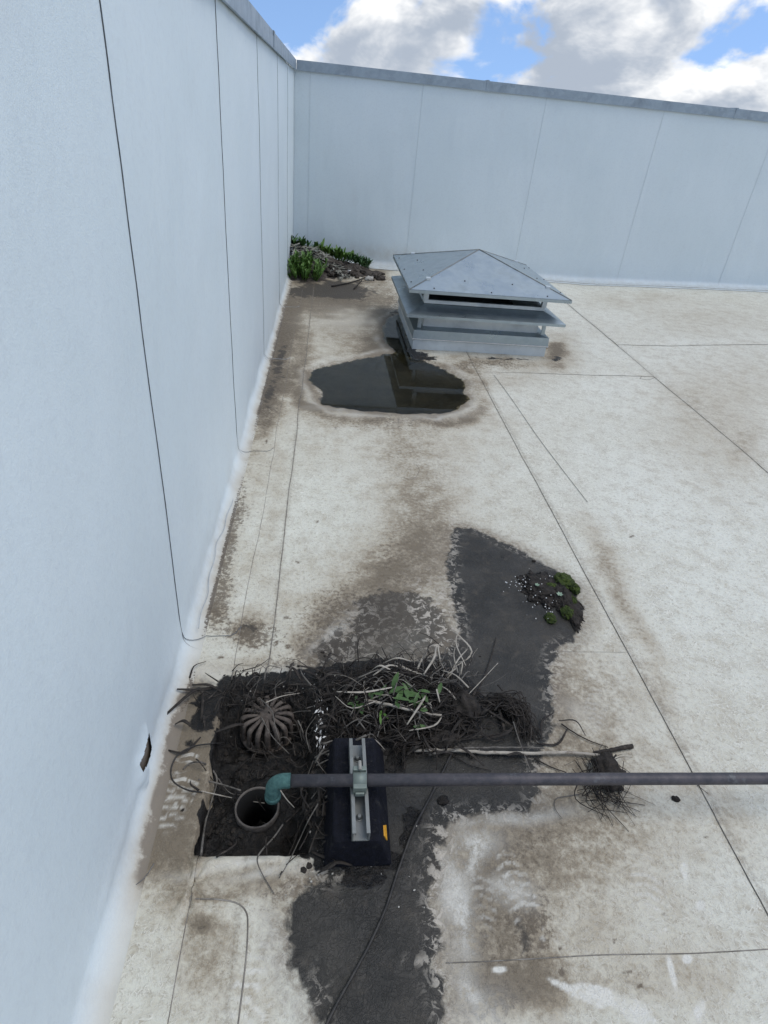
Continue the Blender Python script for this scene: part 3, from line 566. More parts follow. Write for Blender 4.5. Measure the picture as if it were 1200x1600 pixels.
# profile: down the wall, round the cant, out along the floor
def profile(fine):
    pr = []
    for z in np.linspace(WTOP, 0.30, 26): pr.append((0.0, z, 1))
    for z in np.linspace(0.29, 0.062, 90 if fine else 10): pr.append((0.0, z, 1))
    for a in np.linspace(0, 90, 40 if fine else 10)[1:]:
        pr.append((0.058 * (1 - math.cos(R_(a))), 0.062 - 0.058 * math.sin(R_(a)), 1 - a / 90))
    for x in np.linspace(0.058, 0.172, 26 if fine else 14)[1:]: pr.append((x, 0.004, 0.0))
    return np.array(pr)
TEAR = np.array([(233, 1141), (238, 1168), (235.5, 1182), (230, 1198), (225, 1203), (223.5, 1222), (221, 1212), (217, 1195), (224, 1180), (229, 1160)], float)
def left_sheet(i):
    y0, y1 = WSEAM[i], WSEAM[i + 1]; fine = y0 > 0 and y1 < 1.5
    pr = profile(fine); ny = 330 if fine else (170 if y1 > 1.4 else 40)
    tt = np.linspace(0, 1, ny)
    if fine: tt = (np.concatenate([np.linspace(y0, 0.95, 90)[:-1], np.linspace(0.95, 1.25, 170)[:-1], np.linspace(1.25, y1, 40)]) - y0) / (y1 - y0)
    ny = len(tt); T = tt[:, None] * np.ones((1, len(pr))); Y = y0 + (y1 - y0) * T
    X = WX + pr[None, :, 0] + 0 * Y; Z = pr[None, :, 1] + 0 * Y; wallness = pr[None, :, 2] + 0 * Y
    fl = 1 - wallness
    bul = 0.006 * fbm(Y, Z, 2.2, 3, 80) + 0.0025 * fbm(Y, Z * 0.35, 9, 3, 90)
    low = np.exp(-((Z - 0.07) / 0.05) ** 2) * (wallness > 0)
    X = X + bul * wallness + 0.010 * low * (fbm(Y, Z, 4.5, 3, 95) + 0.2) + 0.0012 * (1 - T) * (wallness > 0.2)
    # where the flange lies on the roof
    on = pr[None, :, 0] >= 0.0579
    hh = height(np.minimum(X, XL1(Y)), Y)
    X = np.where(on, WX + 0.058 + (XL1(Y) - 0.0 - WX - 0.058) * (pr[None, :, 0] - 0.058) / (0.172 - 0.058), X)
    Z = np.where(on, height(X, Y) + 0.0042, Z + hh * np.clip(1 - Z / 0.12, 0, 1))
    # cut the flange away round the sump where it has been buried and where the next corner laps
    keep = np.ones((ny - 1, len(pr) - 1), bool)
    if fine:
        u, v = project(X, Y, Z)
        d = sdist(u, v, TEAR)
        lip = np.exp(-(d / 8.0) ** 2) * sstep(231, 226, u)
        X = X + 0.012 * lip
        u, v = project(X, Y, Z); d = sdist(u, v, TEAR)
        cd = (d[:-1, :-1] + d[1:, :-1] + d[:-1, 1:] + d[1:, 1:]) / 4; keep = cd < 0.6
    k = int(np.argmax(pr[:, 0] >= 0.0579)); W = slice(0, k + 1); F = slice(k, None)
    A = np.zeros(X[:, W].shape + (4,)); u, v = project(X[:, W], Y[:, W], Z[:, W]); fw_ = fl[:, W]; Zw = Z[:, W]
    A[..., 0] = sstep(0.05, 0.95, fw_)
    A[..., 1] = np.clip(0.75 * blobs(u, v, STAINS) * sstep(0.3, 1.0, fw_) + 0.22 * np.exp(-(Zw / 0.09) ** 2) * np.clip(0.5 + 1.6 * fbm(Y[:, W], Zw * 0.3, 6, 4, 99), 0, 1.2), 0, 1.2)
    A[..., 2] = blobs(u, v, SPECKS) * (fw_ > 0.8)
    grid_mesh('membrane_sheet', X[:, W], Y[:, W], Zw, 'wall_membrane', lw, {'dA': A}, keep=keep[:, :k])
    grid_mesh('floor_flange', X[:, F], Y[:, F], Z[:, F], 'floor_membrane', lw, paint(X[:, F], Y[:, F], Z[:, F]), keep=keep[:, k:])
for i in range(len(WSEAM) - 1): left_sheet(i)
# torn opening: packed dirt and board behind it
tb = MB(); pts = [P(u, v, 0) for u, v in TEAR]
q = []
for u, v in ((233, 1135), (243, 1170), (236, 1200), (224, 1230), (212, 1195), (224, 1160)):
    r = ray(u, v); tt = (WX - 0.008) / r[0]; q.append((WX - 0.008, r[1] * tt, CAM_H + r[2] * tt))
tb.add(q, [tuple(range(len(q)))]); tb.build('torn_opening', 'substrate', lw)['label'] = 'torn slit in the membrane showing brown board'
for i, y in enumerate(WSEAM[1:-1]):
    base = 0.085 + (0.0 if i != 7 else -0.03)
    pts = [(WX + 0.0016 + 0.006 * float(fbm(np.array(y), np.array(z), 2.2, 3, 80)) + 0.0025 * float(fbm(np.array(y), np.array(z * .35), 9, 3, 90)), y + 0.01 * (1.78 - z) * (0.8 if i == 7 else 0), z) for z in np.linspace(WTOP - 0.01, base, 40)]
    if y > 1:
        yy = pts[-1][1]
        for a in np.linspace(0, 90, 8)[1:]:
            zz = 0.062 - 0.058 * math.sin(R_(a)); xx = WX + 0.058 * (1 - math.cos(R_(a))) + 0.004
            pts.append((xx, yy + 0.055 * (a / 90) ** 1.5, max(zz, 0.006) + 0.001))
        for k in range(1, 8):
            x = WX + 0.062 + k / 7 * 0.108; yv = yy + 0.058 + 0.004 * k / 7 + 0.06 * max(0, k / 7 - 0.7) ** 2 * 8
            pts.append((x, yv, hz(x, yv) + 0.006))
    b = MB(); b.tube(pts, 0.0011 if y < 3 else 0.0012, 5); b.build('seam', 'wall_seam_dark' if y < 3 else 'wall_seam', lw)
b = MB(); b.tube([(WX + 0.030 + 0.006 * math.sin(y * 9) + 0.004 * math.sin(y * 31), y, 0.026 + 0.004 * math.sin(y * 17)) for y in np.linspace(1.50, 2.30, 80)], 0.0014, 5); b.build('sealant_bead', 'wall_seam', lw)
b = MB(); b.tube([P(u, v, 0.004) for u, v in spline([(264, 1062), (258, 1085), (252, 1115), (246, 1150), (241, 1175)], 6)], 0.0025, 5); b.build('sealant_bead', 'wall_seam', lw)
# metal coping, in lengths with a cover plate at every joint
def coping(parent, axis, a0, a1, side):
    b = MB()
    if axis == 'y':
        b.box(WX - 0.33, WX + 0.022, a0, a1, 1.842, 1.868); b.box(WX + 0.012, WX + 0.024, a0, a1, 1.782, 1.8425); b.box(WX - 0.335, WX - 0.325, a0, a1, 1.77, 1.8425)
    else:
        b.box(a0, a1, YB - 0.022, YB + 0.33, 1.842, 1.868); b.box(a0, a1, YB - 0.024, YB - 0.012, 1.782, 1.8425); b.box(a0, a1, YB + 0.325, YB + 0.335, 1.77, 1.8425)
    return b.build('coping_length', 'galvanized_coping', parent)
def cover(parent, axis, a):
    b = MB()
    if axis == 'y': b.box(WX - 0.332, WX + 0.027, a - 0.05, a + 0.05, 1.8665, 1.8715); b.box(WX + 0.0238, WX + 0.027, a - 0.05, a + 0.05, 1.778, 1.867)
    else: b.box(a - 0.012, a + 0.012, YB - 0.027, YB + 0.332, 1.8665, 1.876); b.box(a - 0.012, a + 0.012, YB - 0.027, YB - 0.0238, 1.778, 1.867)
    return b.build('joint_cover', 'galvanized_coping', parent)
cj = [Y_MIN, -4.2, -1.2, 1.9, 4.9, YB - 0.024]
for a, b_ in zip(cj[:-1], cj[1:]): coping(lw, 'y', a + 0.001, b_ - 0.001, 1)
for a in cj[1:-1]: cover(lw, 'y', a)
bw = empty('parapet_wall', (0, YB, 0), label='white membrane-covered parapet wall across the back behind the metal roof vent', cat='wall')
bw.location = (0, 0, 0)
MB().box(WX - 0.05, X_MAX, YB + 0.05, YB + 0.30, -0.25, WTOP).build('wall_core', 'substrate', bw)
BSEAM = [WX, -0.262, 0.888, 2.193, 3.493, 4.80, 6.1, 7.4, 8.7, 10.0, 11.3, 12.6, X_MAX]
prb = profile(False)
for i in range(len(BSEAM) - 1):
    x0, x1 = BSEAM[i], BSEAM[i + 1]; nx = 60 if x0 < 6 else 16
    T = np.linspace(0, 1, nx)[:, None] * np.ones((1, len(prb))); X = x0 + (x1 - x0) * T
    Yv = YB - prb[None, :, 0] * 1.3 + 0 * X; Z = prb[None, :, 1] + 0 * X; wl = prb[None, :, 2] + 0 * X
    Yv = Yv - (0.006 * fbm(X, Z, 2.0, 3, 120) + 0.003 * fbm(X, Z * 0.3, 7, 3, 130)) * wl - 0.0010 * (1 - T) * (wl > 0.2)
    on = prb[None, :, 0] >= 0.0579
    Z = np.where(on, height(X, Yv) + 0.005, Z + height(X, Yv) * np.clip(1 - Z / 0.3, 0, 1))
    A = np.zeros(X.shape + (4,)); u, v = project(X, Yv, Z)
    A[..., 1] = 0.30 * np.exp(-((X - 0.6) / 0.7) ** 2 - ((Z - 0.12) / 0.10) ** 2) + 0.22 * (1 - wl) + 0.10 * np.exp(-(Z / 0.15) ** 2)
    grid_mesh('membrane_sheet', X, Yv, Z, 'wall_membrane', bw, {'dA': A})
for x in BSEAM[1:-1]:
    b = MB(); b.tube([(x, YB - 0.0014 - 0.006 * float(fbm(np.array(x), np.array(z), 2.0, 3, 120)) - 0.003 * float(fbm(np.array(x), np.array(z * .3), 7, 3, 130)), z) for z in np.linspace(WTOP - 0.01, 0.06, 30)], 0.0011, 5); b.build('seam', 'wall_seam_pale', bw)
b = MB(); xs = np.linspace(1.9, X_MAX, 120); b.tube([(x, YB - 0.155 + 0.008 * math.sin(x * 5), hz(x, YB - 0.155) + 0.006) for x in xs], 0.0022, 5); b.build('seam', 'seam_edge', bw)
cjx = [WX + 0.025, 1.547, 4.277, 7.0, 9.8, 12.5, X_MAX]
for a, b_ in zip(cjx[:-1], cjx[1:]): coping(bw, 'x', a + 0.001, b_ - 0.001, 1)
for a in cjx[1:-1]: cover(bw, 'x', a)

# ================================================================== gravity vent
def vent():
    root = empty('roof_vent', (1.178, 5.13, 0.0), R_(1.0), 'galvanized steel roof vent with pyramid hood standing beside the puddle', 'vent')
    def ring(b, r0, z0, r1, z1):
        v = [(-r0, -r0, z0), (r0, -r0, z0), (r0, r0, z0), (-r0, r0, z0), (-r1, -r1, z1), (r1, -r1, z1), (r1, r1, z1), (-r1, r1, z1)]
        return b.add(v, [(0, 1, 5, 4), (1, 2, 6, 5), (2, 3, 7, 6), (3, 0, 4, 7)])
    def shell(name, prof, mat, parent=root, closed=True):
        b = MB(); n = len(prof)
        for i in range(n if closed else n - 1): ring(b, prof[i][0], prof[i][1], prof[(i + 1) % n][0], prof[(i + 1) % n][1])
        return b.build(name, mat, parent)
    shell('curb', [(0.530, -0.06), (0.530, 0.078), (0.430, 0.085), (0.430, -0.06)], 'galvanized_bright')
    shell('curb_cap', [(0.538, 0.076), (0.538, 0.088), (0.5345, 0.150), (0.446, 0.162), (0.446, 0.150), (0.5225, 0.140), (0.526, 0.088), (0.526, 0.076)], 'galvanized')
    shell('cap_trim', [(0.541, 0.080), (0.541, 0.087), (0.5385, 0.087), (0.5385, 0.080)], 'pebble_white')
    shell('collar', [(0.455, 0.152), (0.455, 0.335), (0.449, 0.335), (0.449, 0.152)], 'galvanized_bright')
    shell('lower_louvre', [(0.610, 0.262), (0.610, 0.282), (0.462, 0.336), (0.4555, 0.336), (0.4555, 0.328), (0.603, 0.275), (0.603, 0.262)], 'galvanized')
    shell('rim', [(0.470, 0.337), (0.470, 0.362), (0.448, 0.362), (0.448, 0.337)], 'galvanized_bright')
    shell('eave', [(0.612, 0.438), (0.612, 0.460), (0.606, 0.460), (0.606, 0.444), (0.585, 0.444), (0.585, 0.438)], 'galvanized')
    for sx in (-1, 1):
        for sy in (-1, 1):
            b = MB(); b.box(sx * 0.459 - 0.018, sx * 0.459 + 0.018, sy * 0.459 - 0.018, sy * 0.459 + 0.018, 0.363, 0.52); b.build('post', 'galvanized_bright', root, 0.002)
            b = MB(); b.box(sx * 0.49 - 0.014, sx * 0.49 + 0.014, sy * 0.49 - 0.006, sy * 0.49 + 0.006, 0.158, 0.292); b.build('bracket', 'galvanized', root)
    b = MB(); b.box(-0.440, 0.440, -0.440, 0.440, 0.05, 0.20); b.build('throat', 'vent_inside', root)
    # hood: four sheet panels with raised hips
    ap = (0, 0, 0.662); r = 0.609; z = 0.4615; c = [(-r, -r, z), (r, -r, z), (r, r, z), (-r, r, z)]
    for k in range(4):
        a, b2 = c[k], c[(k + 1) % 4]; bm_ = MB(); lo = lambda p: (p[0] * 0.985, p[1] * 0.985, p[2] - 0.006)
        mid = lambda p, q2, t: tuple(p[i] + (q2[i] - p[i]) * t for i in range(3))
        bm_.add([a, b2, ap, lo(a), lo(b2), (0, 0, 0.655)], [(0, 1, 2), (5, 4, 3), (0, 3, 4, 1)])
        hp = bm_.build('hood_panel', 'galvanized', root)
        for t, w in ((0.13, 0.05), (0.87, 0.05), (0.5, 0.045), (0.30, 0.25), (0.70, 0.25)):
            e = mid(a, b2, t); s = mid(e, ap, w); m_ = MB(); m_.lathe([(0.0, 0.006), (0.004, 0.005), (0.006, 0.001), (0.006, -0.004)], 8, s); m_.build('rivet', 'mesh_screen', hp)
        h = MB(); h.tube([tuple(x * 1.0 for x in a), ap], 0.0055, 6, flat=0.8); h.build('hip_seam', 'strut_steel', root)
    # underside of hood
    b = MB(); b.add([(-.58, -.58, .452), (.58, -.58, .452), (.58, .58, .452), (-.58, .58, .452), (0, 0, .64)], [(1, 0, 4), (2, 1, 4), (3, 2, 4), (0, 3, 4)]); b.build('hood_lining', 'galvanized_coping', root)
    return root
vent()

# ================================================================== ponding water
def pool(name, poly, z, grow):
    c = np.mean(np.array(poly), 0); b = MB(); v = [(c[0] + (x - c[0]) * grow, c[1] + (y - c[1]) * grow, z) for x, y in poly]
    b.add(v, [tuple(range(len(v) - 1, -1, -1))]); o = b.build(name, 'water'); return tag(o, kind='structure')
pool('puddle_water', POOL, -0.0066, 1.22)
pool('puddle_water', POOL2, -0.0056, 1.25)

# ================================================================== drain sump contents
dr = empty('roof_drain', (DRAIN_C[0], DRAIN_C[1], -0.078), label='rusty slotted dome strainer of the roof drain half buried in black mud', cat='drain')
b = MB(); b.lathe([(0.0, 0.084), (0.014, 0.0838), (0.026, 0.0815), (0.028, 0.076), (0.0, 0.075)], 20); b.build('dome_cap', 'rusty_iron', dr)
b = MB(); b.lathe([(0.066, 0.0), (0.081, 0.0), (0.081, 0.012), (0.066, 0.012)], 28, close=True); b.build('base_ring', 'rusty_iron', dr)
rib_me = None
for k in range(16):
    if rib_me is None:
        b = MB(); ptsr = spline([(0.020, 0, 0.0800), (0.044, 0, 0.0790), (0.061, 0, 0.0765), (0.0700, 0, 0.0700), (0.0730, 0, 0.056), (0.0740, 0, 0.030), (0.0745, 0, 0.004)], 4)
        b.tube(ptsr, [0.0052 + 0.0030 * min(1, i / 10) for i in range(len(ptsr))], 6, flat=0.75); o = b.build('rib', 'rusty_iron', dr); rib_me = o
    else:
        o = rib_me.copy(); COL.objects.link(o); o.parent = dr
    o.rotation_euler = (0, 0, 2 * math.pi * k / 16 + 0.1)
sp = empty('overflow_standpipe', (RING_C[0], RING_C[1], -0.20), label='round open overflow pipe under the pipe elbow in the muddy sump', cat='pipe')
b = MB(); b.lathe([(0.0520, 0.0), (0.0560, 0.0), (0.0560, 0.148), (0.0575, 0.152), (0.0575, 0.170), (0.0555, 0.1735), (0.0522, 0.1715), (0.0520, 0.13)], 40, close=True); b.build('pipe_wall', 'standpipe', sp)
b = MB(); b.lathe([(0.0505, 0.002), (0.0505, 0.168), (0.0518, 0.168), (0.0518, 0.002)], 40, close=True); b.build('painted_dark_sleeve', 'painted_hole_dark', sp)  # added sleeve: the darkness of the deep pipe put into its colour
b = MB(); b.lathe([(0.0, 0.004), (0.0486, 0.004)], 32); b.build('painted_dark_disc', 'painted_hole_dark', sp)  # added disc, coloured near-black for the unlit depth of the hole

# ================================================================== support block and pipe
PZ = 0.132; PY = 0.8815; PR = 0.0150
ps = empty('pipe_support', (0.118, 0.90, 0.0), label='black rubber block with steel strut channel holding up the thin pipe', cat='pipe support')
b = MB(); zb = -0.004
b.hexa([(-0.083, -0.158, zb), (0.083, -0.158, zb), (0.083, 0.158, zb), (-0.083, 0.158, zb)], [(-0.062, -0.140, 0.083), (0.050, -0.140, 0.083), (0.050, 0.140, 0.083), (-0.062, 0.140, 0.083)])
blk = b.build('rubber_block', 'rubber', ps, 0.009, 3)
b = MB(); b.hexa([(0.066, -0.116, 0.036), (0.0705, -0.116, 0.036), (0.0705, -0.078, 0.036), (0.066, -0.082, 0.036)], [(0.058, -0.116, 0.056), (0.0625, -0.116, 0.056), (0.0625, -0.090, 0.056), (0.058, -0.090, 0.056)]); b.build('yellow_strip', 'yellow_tape', blk)
b = MB(); w = 0.0208; ya, yb = -0.142, 0.112; z0, z1 = 0.0835, 0.1165
prof = [(-w, z0), (w, z0), (w, z1), (w - 0.0085, z1), (w - 0.0085, z1 - 0.006), (w - 0.0062, z1 - 0.006), (w - 0.0062, z1 - 0.0028), (w - 0.003, z1 - 0.0028), (w - 0.003, z0 + 0.003), (-w + 0.003, z0 + 0.003), (-w + 0.003, z1 - 0.0028), (-w + 0.0062, z1 - 0.0028), (-w + 0.0062, z1 - 0.006), (-w + 0.0085, z1 - 0.006), (-w + 0.0085, z1), (-w, z1)]
n = len(prof); vsx = [(x, ya, z) for x, z in prof] + [(x, yb, z) for x, z in prof]
b.add(vsx, [(i, (i + 1) % n, n + (i + 1) % n, n + i) for i in range(n)])
b.add([(-w, ya, z0), (w, ya, z0), (w, ya, z0 + .003), (-w, ya, z0 + .003)], [(0, 1, 2, 3)])
for s in (ya, yb):
    for xs_ in (-w, w - 0.003): b.add([(xs_, s, z0), (xs_ + .003, s, z0), (xs_ + .003, s, z1), (xs_, s, z1)], [(0, 1, 2, 3)])
b.build('strut_channel', 'strut_steel', ps).rotation_euler = (0, 0, R_(0.6))
for yb_ in (-0.088, 0.070):
    b = MB(); b.lathe([(0.0, 0.0105), (0.0042, 0.0102), (0.0062, 0.0075), (0.0066, 0.0)], 8, (0, yb_, 0.0868), smooth=False); b.lathe([(0.0066, 0.0012), (0.0095, 0.001), (0.0095, -0.001)], 14, (0, yb_, 0.0868)); b.build('bolt', 'strut_steel', ps)
# clamp: two-piece strap over the pipe
cy = PY - 0.90; b = MB(); ca = []
for a in np.linspace(-200, 20, 20): ca.append((cy + (PR + 0.0042) * math.cos(R_(-a)), PZ + (PR + 0.0042) * math.sin(R_(-a))))
vsx = []; hw = 0.0165
for y_, z_ in ca: vsx += [(-hw, y_, z_), (hw, y_, z_)]
for y_, z_ in ca: vsx += [(-hw, cy + (y_ - cy) * 0.84, PZ + (z_ - PZ) * 0.84), (hw, cy + (y_ - cy) * 0.84, PZ + (z_ - PZ) * 0.84)]
m_ = len(ca); fs = []
for i in range(m_ - 1): fs += [(2 * i, 2 * i + 1, 2 * i + 3, 2 * i + 2), (2 * m_ + 2 * i + 2, 2 * m_ + 2 * i + 3, 2 * m_ + 2 * i + 1, 2 * m_ + 2 * i), (2 * i, 2 * i + 2, 2 * m_ + 2 * i + 2, 2 * m_ + 2 * i), (2 * i + 1, 2 * m_ + 2 * i + 1, 2 * m_ + 2 * i + 3, 2 * i + 3)]
b.add(vsx, fs, True)
cl = b.build('pipe_clamp', 'clamp_steel', ps)
for bx in ((-0.0165, 0.0165, cy - 0.028, cy - 0.014, 0.1175, 0.142), (-0.011, 0.011, cy - 0.0345, cy - 0.0285, 0.1175, 0.129), (-0.0165, 0.0165, cy + 0.014, cy + 0.026, 0.1175, 0.152)):
    b = MB(); b.box(*bx); b.build('clamp_ear', 'clamp_steel', cl, 0.002)
b = MB(); b.tube([(0, cy + 0.012, 0.158), (0, cy + 0.034, 0.158)], 0.0042, 8); b.build('clamp_screw', 'pebble_grey', cl)
pp = empty('drain_pipe', (-0.07, PY, PZ), label='long thin grey condensate pipe running right from a green elbow over the sump', cat='pipe')
b = MB(); b.tube([(0, 0, 0), (0.6, -0.002, 0.0), (1.2, -0.007, 0.001), (3.2, -0.02, 0.002)], PR, 20); b.build('pipe_run', 'copper_pipe', pp)
el = [(0.020, 0, 0), (0.004, 0, 0)] + [(0.004 - 0.026 * math.sin(R_(a)), -0.004 * a / 90, -0.026 + 0.026 * math.cos(R_(a))) for a in range(10, 91, 10)] + [(-0.0225, -0.0045, -0.036), (-0.0225, -0.0045, -0.052)]
b = MB(); b.tube(el, [PR + 0.0028] * len(el), 20, cap=False); b.tube([el[0], (el[0][0] + 0.0005, 0, 0)], [PR + 0.0028, PR], 20, cap=False); e_ = b.build('elbow', 'verdigris', pp)
b = MB(); b.lathe([(PR + 0.0028, 0.0), (PR + 0.0048, -0.001), (PR + 0.0048, -0.014), (PR - 0.001, -0.015), (PR - 0.001, 0.0)], 20, (-0.0225, -0.0045, -0.048)); b.build('outlet_collar', 'verdigris', e_)

# ================================================================== cables, wires, stems, sticks
def strand(name, pts, r, mat, label, cat, dz=0.004, n=6, k=7, flat=1.0, zs=None, group=None, taper=0.6, wobble=0.0):
    w = []
    for i, (u, v) in enumerate(pts): w.append(P(u, v, (zs[i] if zs else dz)))
    sp_ = spline(w, k)
    if wobble: sp_ = [p + np.array([rnd.uniform(-1, 1), rnd.uniform(-1, 1), rnd.uniform(0, .6)]) * wobble for p in sp_]
    m = len(sp_); rr = [r * (1 - (1 - taper) * i / (m - 1)) for i in range(m)]
    b = MB(); b.tube(sp_, rr, n, flat=flat); o = b.build(name, mat); return tag(o, label, cat, group)
strand('cable', [(705, 1178), (692, 1205), (678, 1234), (660, 1268), (644, 1300), (622, 1360), (603, 1418), (580, 1470), (556, 1515), (528, 1565), (508, 1605)], 0.0034, 'wire_dark', 'thin black cable snaking over the dark mud towards the bottom edge', 'cable', taper=1.0, k=8)
strand('wire_loop', [(187, 1315), (176, 1332), (172, 1356), (176, 1379), (188, 1388), (206, 1386), (226, 1371), (241, 1349)], 0.0011, 'wire_grey', 'thin grey wire loop at the foot of the left wall', 'wire', zs=[.035, .03, .02, .012, .006, .006, .006, .004], taper=1.0)
strand('wire_loop', [(352, 1161), (330, 1162), (303, 1166), (282, 1176), (272, 1188), (267, 1206), (272, 1222), (292, 1234), (316, 1238)], 0.0020, 'wire_dark', 'dark wire curling out of the sump over its left edge', 'wire', zs=[.012, .012, .012, .012, .01, .006, .005, .005, .006], taper=1.0)
strand('straw', [(286, 1202), (296, 1193), (314, 1191), (330, 1201), (339, 1219), (331, 1250), (321, 1285), (314, 1337)], 0.0023, 'straw_grey', 'grey arched stem hanging down over the left edge of the sump', 'stem', zs=[.006, .012, .03, .035, .03, .02, .02, .03], flat=0.6, taper=1.2)
strand('straw', [(314, 1236), (345, 1243), (380, 1250), (414, 1255)], 0.0018, 'straw_pale', 'pale straight straw pointing into the open overflow pipe', 'stem', zs=[.008, .05, .06, .075], taper=0.7)
strand('straw', [(310, 1218), (340, 1224), (376, 1235)], 0.0026, 'straw_grey', 'short thick grey stem above the pale straw on the sump edge', 'stem', zs=[.006, .045, .05], taper=0.8)
strand('straw', [(341, 1216), (349, 1228), (362, 1240), (385, 1242), (409, 1239)], 0.0013, 'straw_grey', 'thin curved stem reaching from the arched stem to the elbow', 'stem', zs=[.035, .035, .04, .06, .08])
strand('straw', [(494, 1253), (484, 1266), (472, 1285), (458, 1320), (438, 1367)], 0.0030, 'straw_dark', 'dark flat blade draped out of the sump beside the rubber block', 'stem', zs=[.05, .05, .05, .045, .006], flat=0.5)
strand('straw', [(497, 1256), (482, 1282), (468, 1312), (452, 1345), (436, 1372)], 0.0017, 'straw_grey', 'thin grey stem lying along the dark blade at the sump corner', 'stem', zs=[.055, .055, .055, .02, .008])
strand('straw', [(442, 1288), (428, 1308), (408, 1330), (402, 1345), (410, 1366), (428, 1396)], 0.0024, 'straw_grey', 'grey bent blade folded over the near edge of the sump', 'stem', zs=[.04, .04, .03, .02, .006, .004], flat=0.5)
strand('straw', [(438, 1235), (448, 1249), (460, 1262)], 0.0019, 'straw_pale', 'short pale stem just right of the elbow outlet', 'stem', zs=[.05, .05, .04])
strand('straw', [(415, 1098), (440, 1088), (468, 1083)], 0.0018, 'straw_pale', 'pale straw lying from the dome strainer to the upper right', 'stem', zs=[.085, .075, .05])
strand('straw', [(405, 1090), (424, 1110), (430, 1135), (437, 1158)], 0.0020, 'straw_grey', 'grey stem lying down across the front of the dome strainer', 'stem', zs=[.09, .09, .085, .05])
strand('straw', [(408, 1120), (425, 1150), (452, 1178)], 0.0016, 'straw_grey', 'thin dark-grey stem hanging from the dome strainer to the mud', 'stem', zs=[.09, .08, .03])
strand('stick', [(512, 1180), (535, 1168), (558, 1156), (572, 1149)], 0.0042, 'straw_grey', 'smooth grey stick resting against the upper end of the strut channel', 'stick', zs=[.03, .055, .085, .10], taper=0.8)
strand('stick', [(646, 1173), (700, 1172), (760, 1176), (830, 1177), (890, 1176), (940, 1181)], 0.0048, 'straw_pale', 'longest pale stalk lying just above the pipe', 'stick', dz=0.012, taper=1.1, wobble=.0012)
strand('stick', [(670, 1180), (720, 1170), (780, 1168), (850, 1169)], 0.0036, 'straw_grey', 'grey stalk lying close along the upper side of the longest pale stalk', 'stick', dz=0.016, wobble=.001)
strand('stick', [(928, 1177), (950, 1173), (970, 1169), (988, 1166)], 0.0060, 'straw_dark', 'thick dark twig stub at the right end of the pale stalk', 'stick', dz=0.008, taper=1.3, wobble=.001)
strand('stick', [(877, 1131), (896, 1144), (920, 1157), (950, 1168)], 0.0022, 'straw_dark', 'curved thin dark twig arching above the thick twig stub', 'stick', dz=0.006, wobble=.0006)
strand('straw', [(728, 1089), (750, 1066), (778, 1036)], 0.0017, 'straw_pale', 'pale straw sticking up rightwards out of the dead plant heap', 'stem', zs=[.02, .05, .08])
strand('straw', [(744, 1086), (756, 1058), (768, 1024), (775, 996)], 0.0026, 'straw_dark', 'dark twig pointing away from the heap over the smooth mud', 'stem', dz=0.008)
strand('straw', [(680, 1162), (730, 1156), (792, 1144)], 0.0030, 'straw_dark', 'dark stalk between the heap and the root tuft', 'stem', dz=0.008)
strand('straw', [(704, 1178), (735, 1196), (768, 1204)], 0.0017, 'straw_dark', 'thin dark stem curving below the long pale stalk', 'stem', dz=0.005)
strand('straw', [(802, 1128), (812, 1160), (830, 1208)], 0.0026, 'straw_grey', 'grey stem hanging from the root tuft towards the pipe', 'stem', zs=[.03, .02, .006])
strand('straw', [(835, 1185), (860, 1198), (885, 1207)], 0.0024, 'straw_dark', 'dark stem slanting under the pale stalk towards the root ball', 'stem', dz=0.006)
strand('straw', [(906, 1241), (885, 1244), (869, 1248), (867, 1262), (878, 1279)], 0.0014, 'straw_grey', 'hair-thin hooked stem below the pipe left of the root ball', 'stem', dz=0.004)
strand('straw', [(570, 1094), (610, 1102), (650, 1112), (690, 1118)], 0.0050, 'straw_pale', 'thick pale green-grey stalk lying across the green leaves', 'stem', dz=0.040, taper=0.7, wobble=.001)
strand('straw', [(1088, 1226), (1096, 1232), (1106, 1240)], 0.0010, 'straw_dark', 'tiny dark stem lying on the long floor seam below the pipe', 'stem', dz=0.003)

def world_strands(name, specs, r, mat, n=4, parent=None, k=4):
    b = MB()
    for pts, rr in specs:
        s_ = spline(pts, k); m = len(s_); b.tube(s_, [rr * (1 - 0.6 * i / (m - 1)) for i in range(m)], n, flat=0.7)
    return b.build(name, mat, parent)
def scatter(regions, count, lmin, lmax, dirs, seed, hi=0.03):
    r = random.Random(seed); out = []
    for _ in range(count):
        u0, v0, su, sv = r.choice(regions); u, v = r.gauss(u0, su), r.gauss(v0, sv)
        if u > 510 and u < 612 and 1165 < v < 1350: continue
        a = r.gauss(*r.choice(dirs)); l = r.uniform(lmin, lmax)
        p = P(u, v, r.uniform(0.002, hi)); d = np.array([math.cos(R_(a)), math.sin(R_(a)), 0]); s = np.array([-d[1], d[0], 0]) * r.gauss(0, 0.25) * l
        mid = p + d * l * 0.5 + s + np.array([0, 0, r.uniform(-.004, .02)]); e = p + d * l + s * r.uniform(-.5, 1.5)
        e[2] = hz(e[0], e[1]) + r.uniform(0.001, hi * .8); mid[2] = max(mid[2], hz(mid[0], mid[1]) + 0.002)
        out.append(([p, mid, e], r.choice([r.uniform(0.0008, 0.0016), r.uniform(0.0010, 0.0024), r.uniform(0.0018, 0.0036)])))
    return out
heapR = [(600, 1070, 45, 22), (660, 1080, 45, 25), (640, 1130, 60, 20), (560, 1120, 30, 30), (690, 1120, 35, 25), (620, 1060, 50, 14)]
o = world_strands('dead_stems', scatter(heapR, 480, 0.03, 0.13, [(20, 40), (160, 40), (60, 25)], 1, .045), .002, 'straw_dark'); tag(o, 'tangle of dark dead stems heaped beside the drain sump', 'plant debris', kind='stuff')
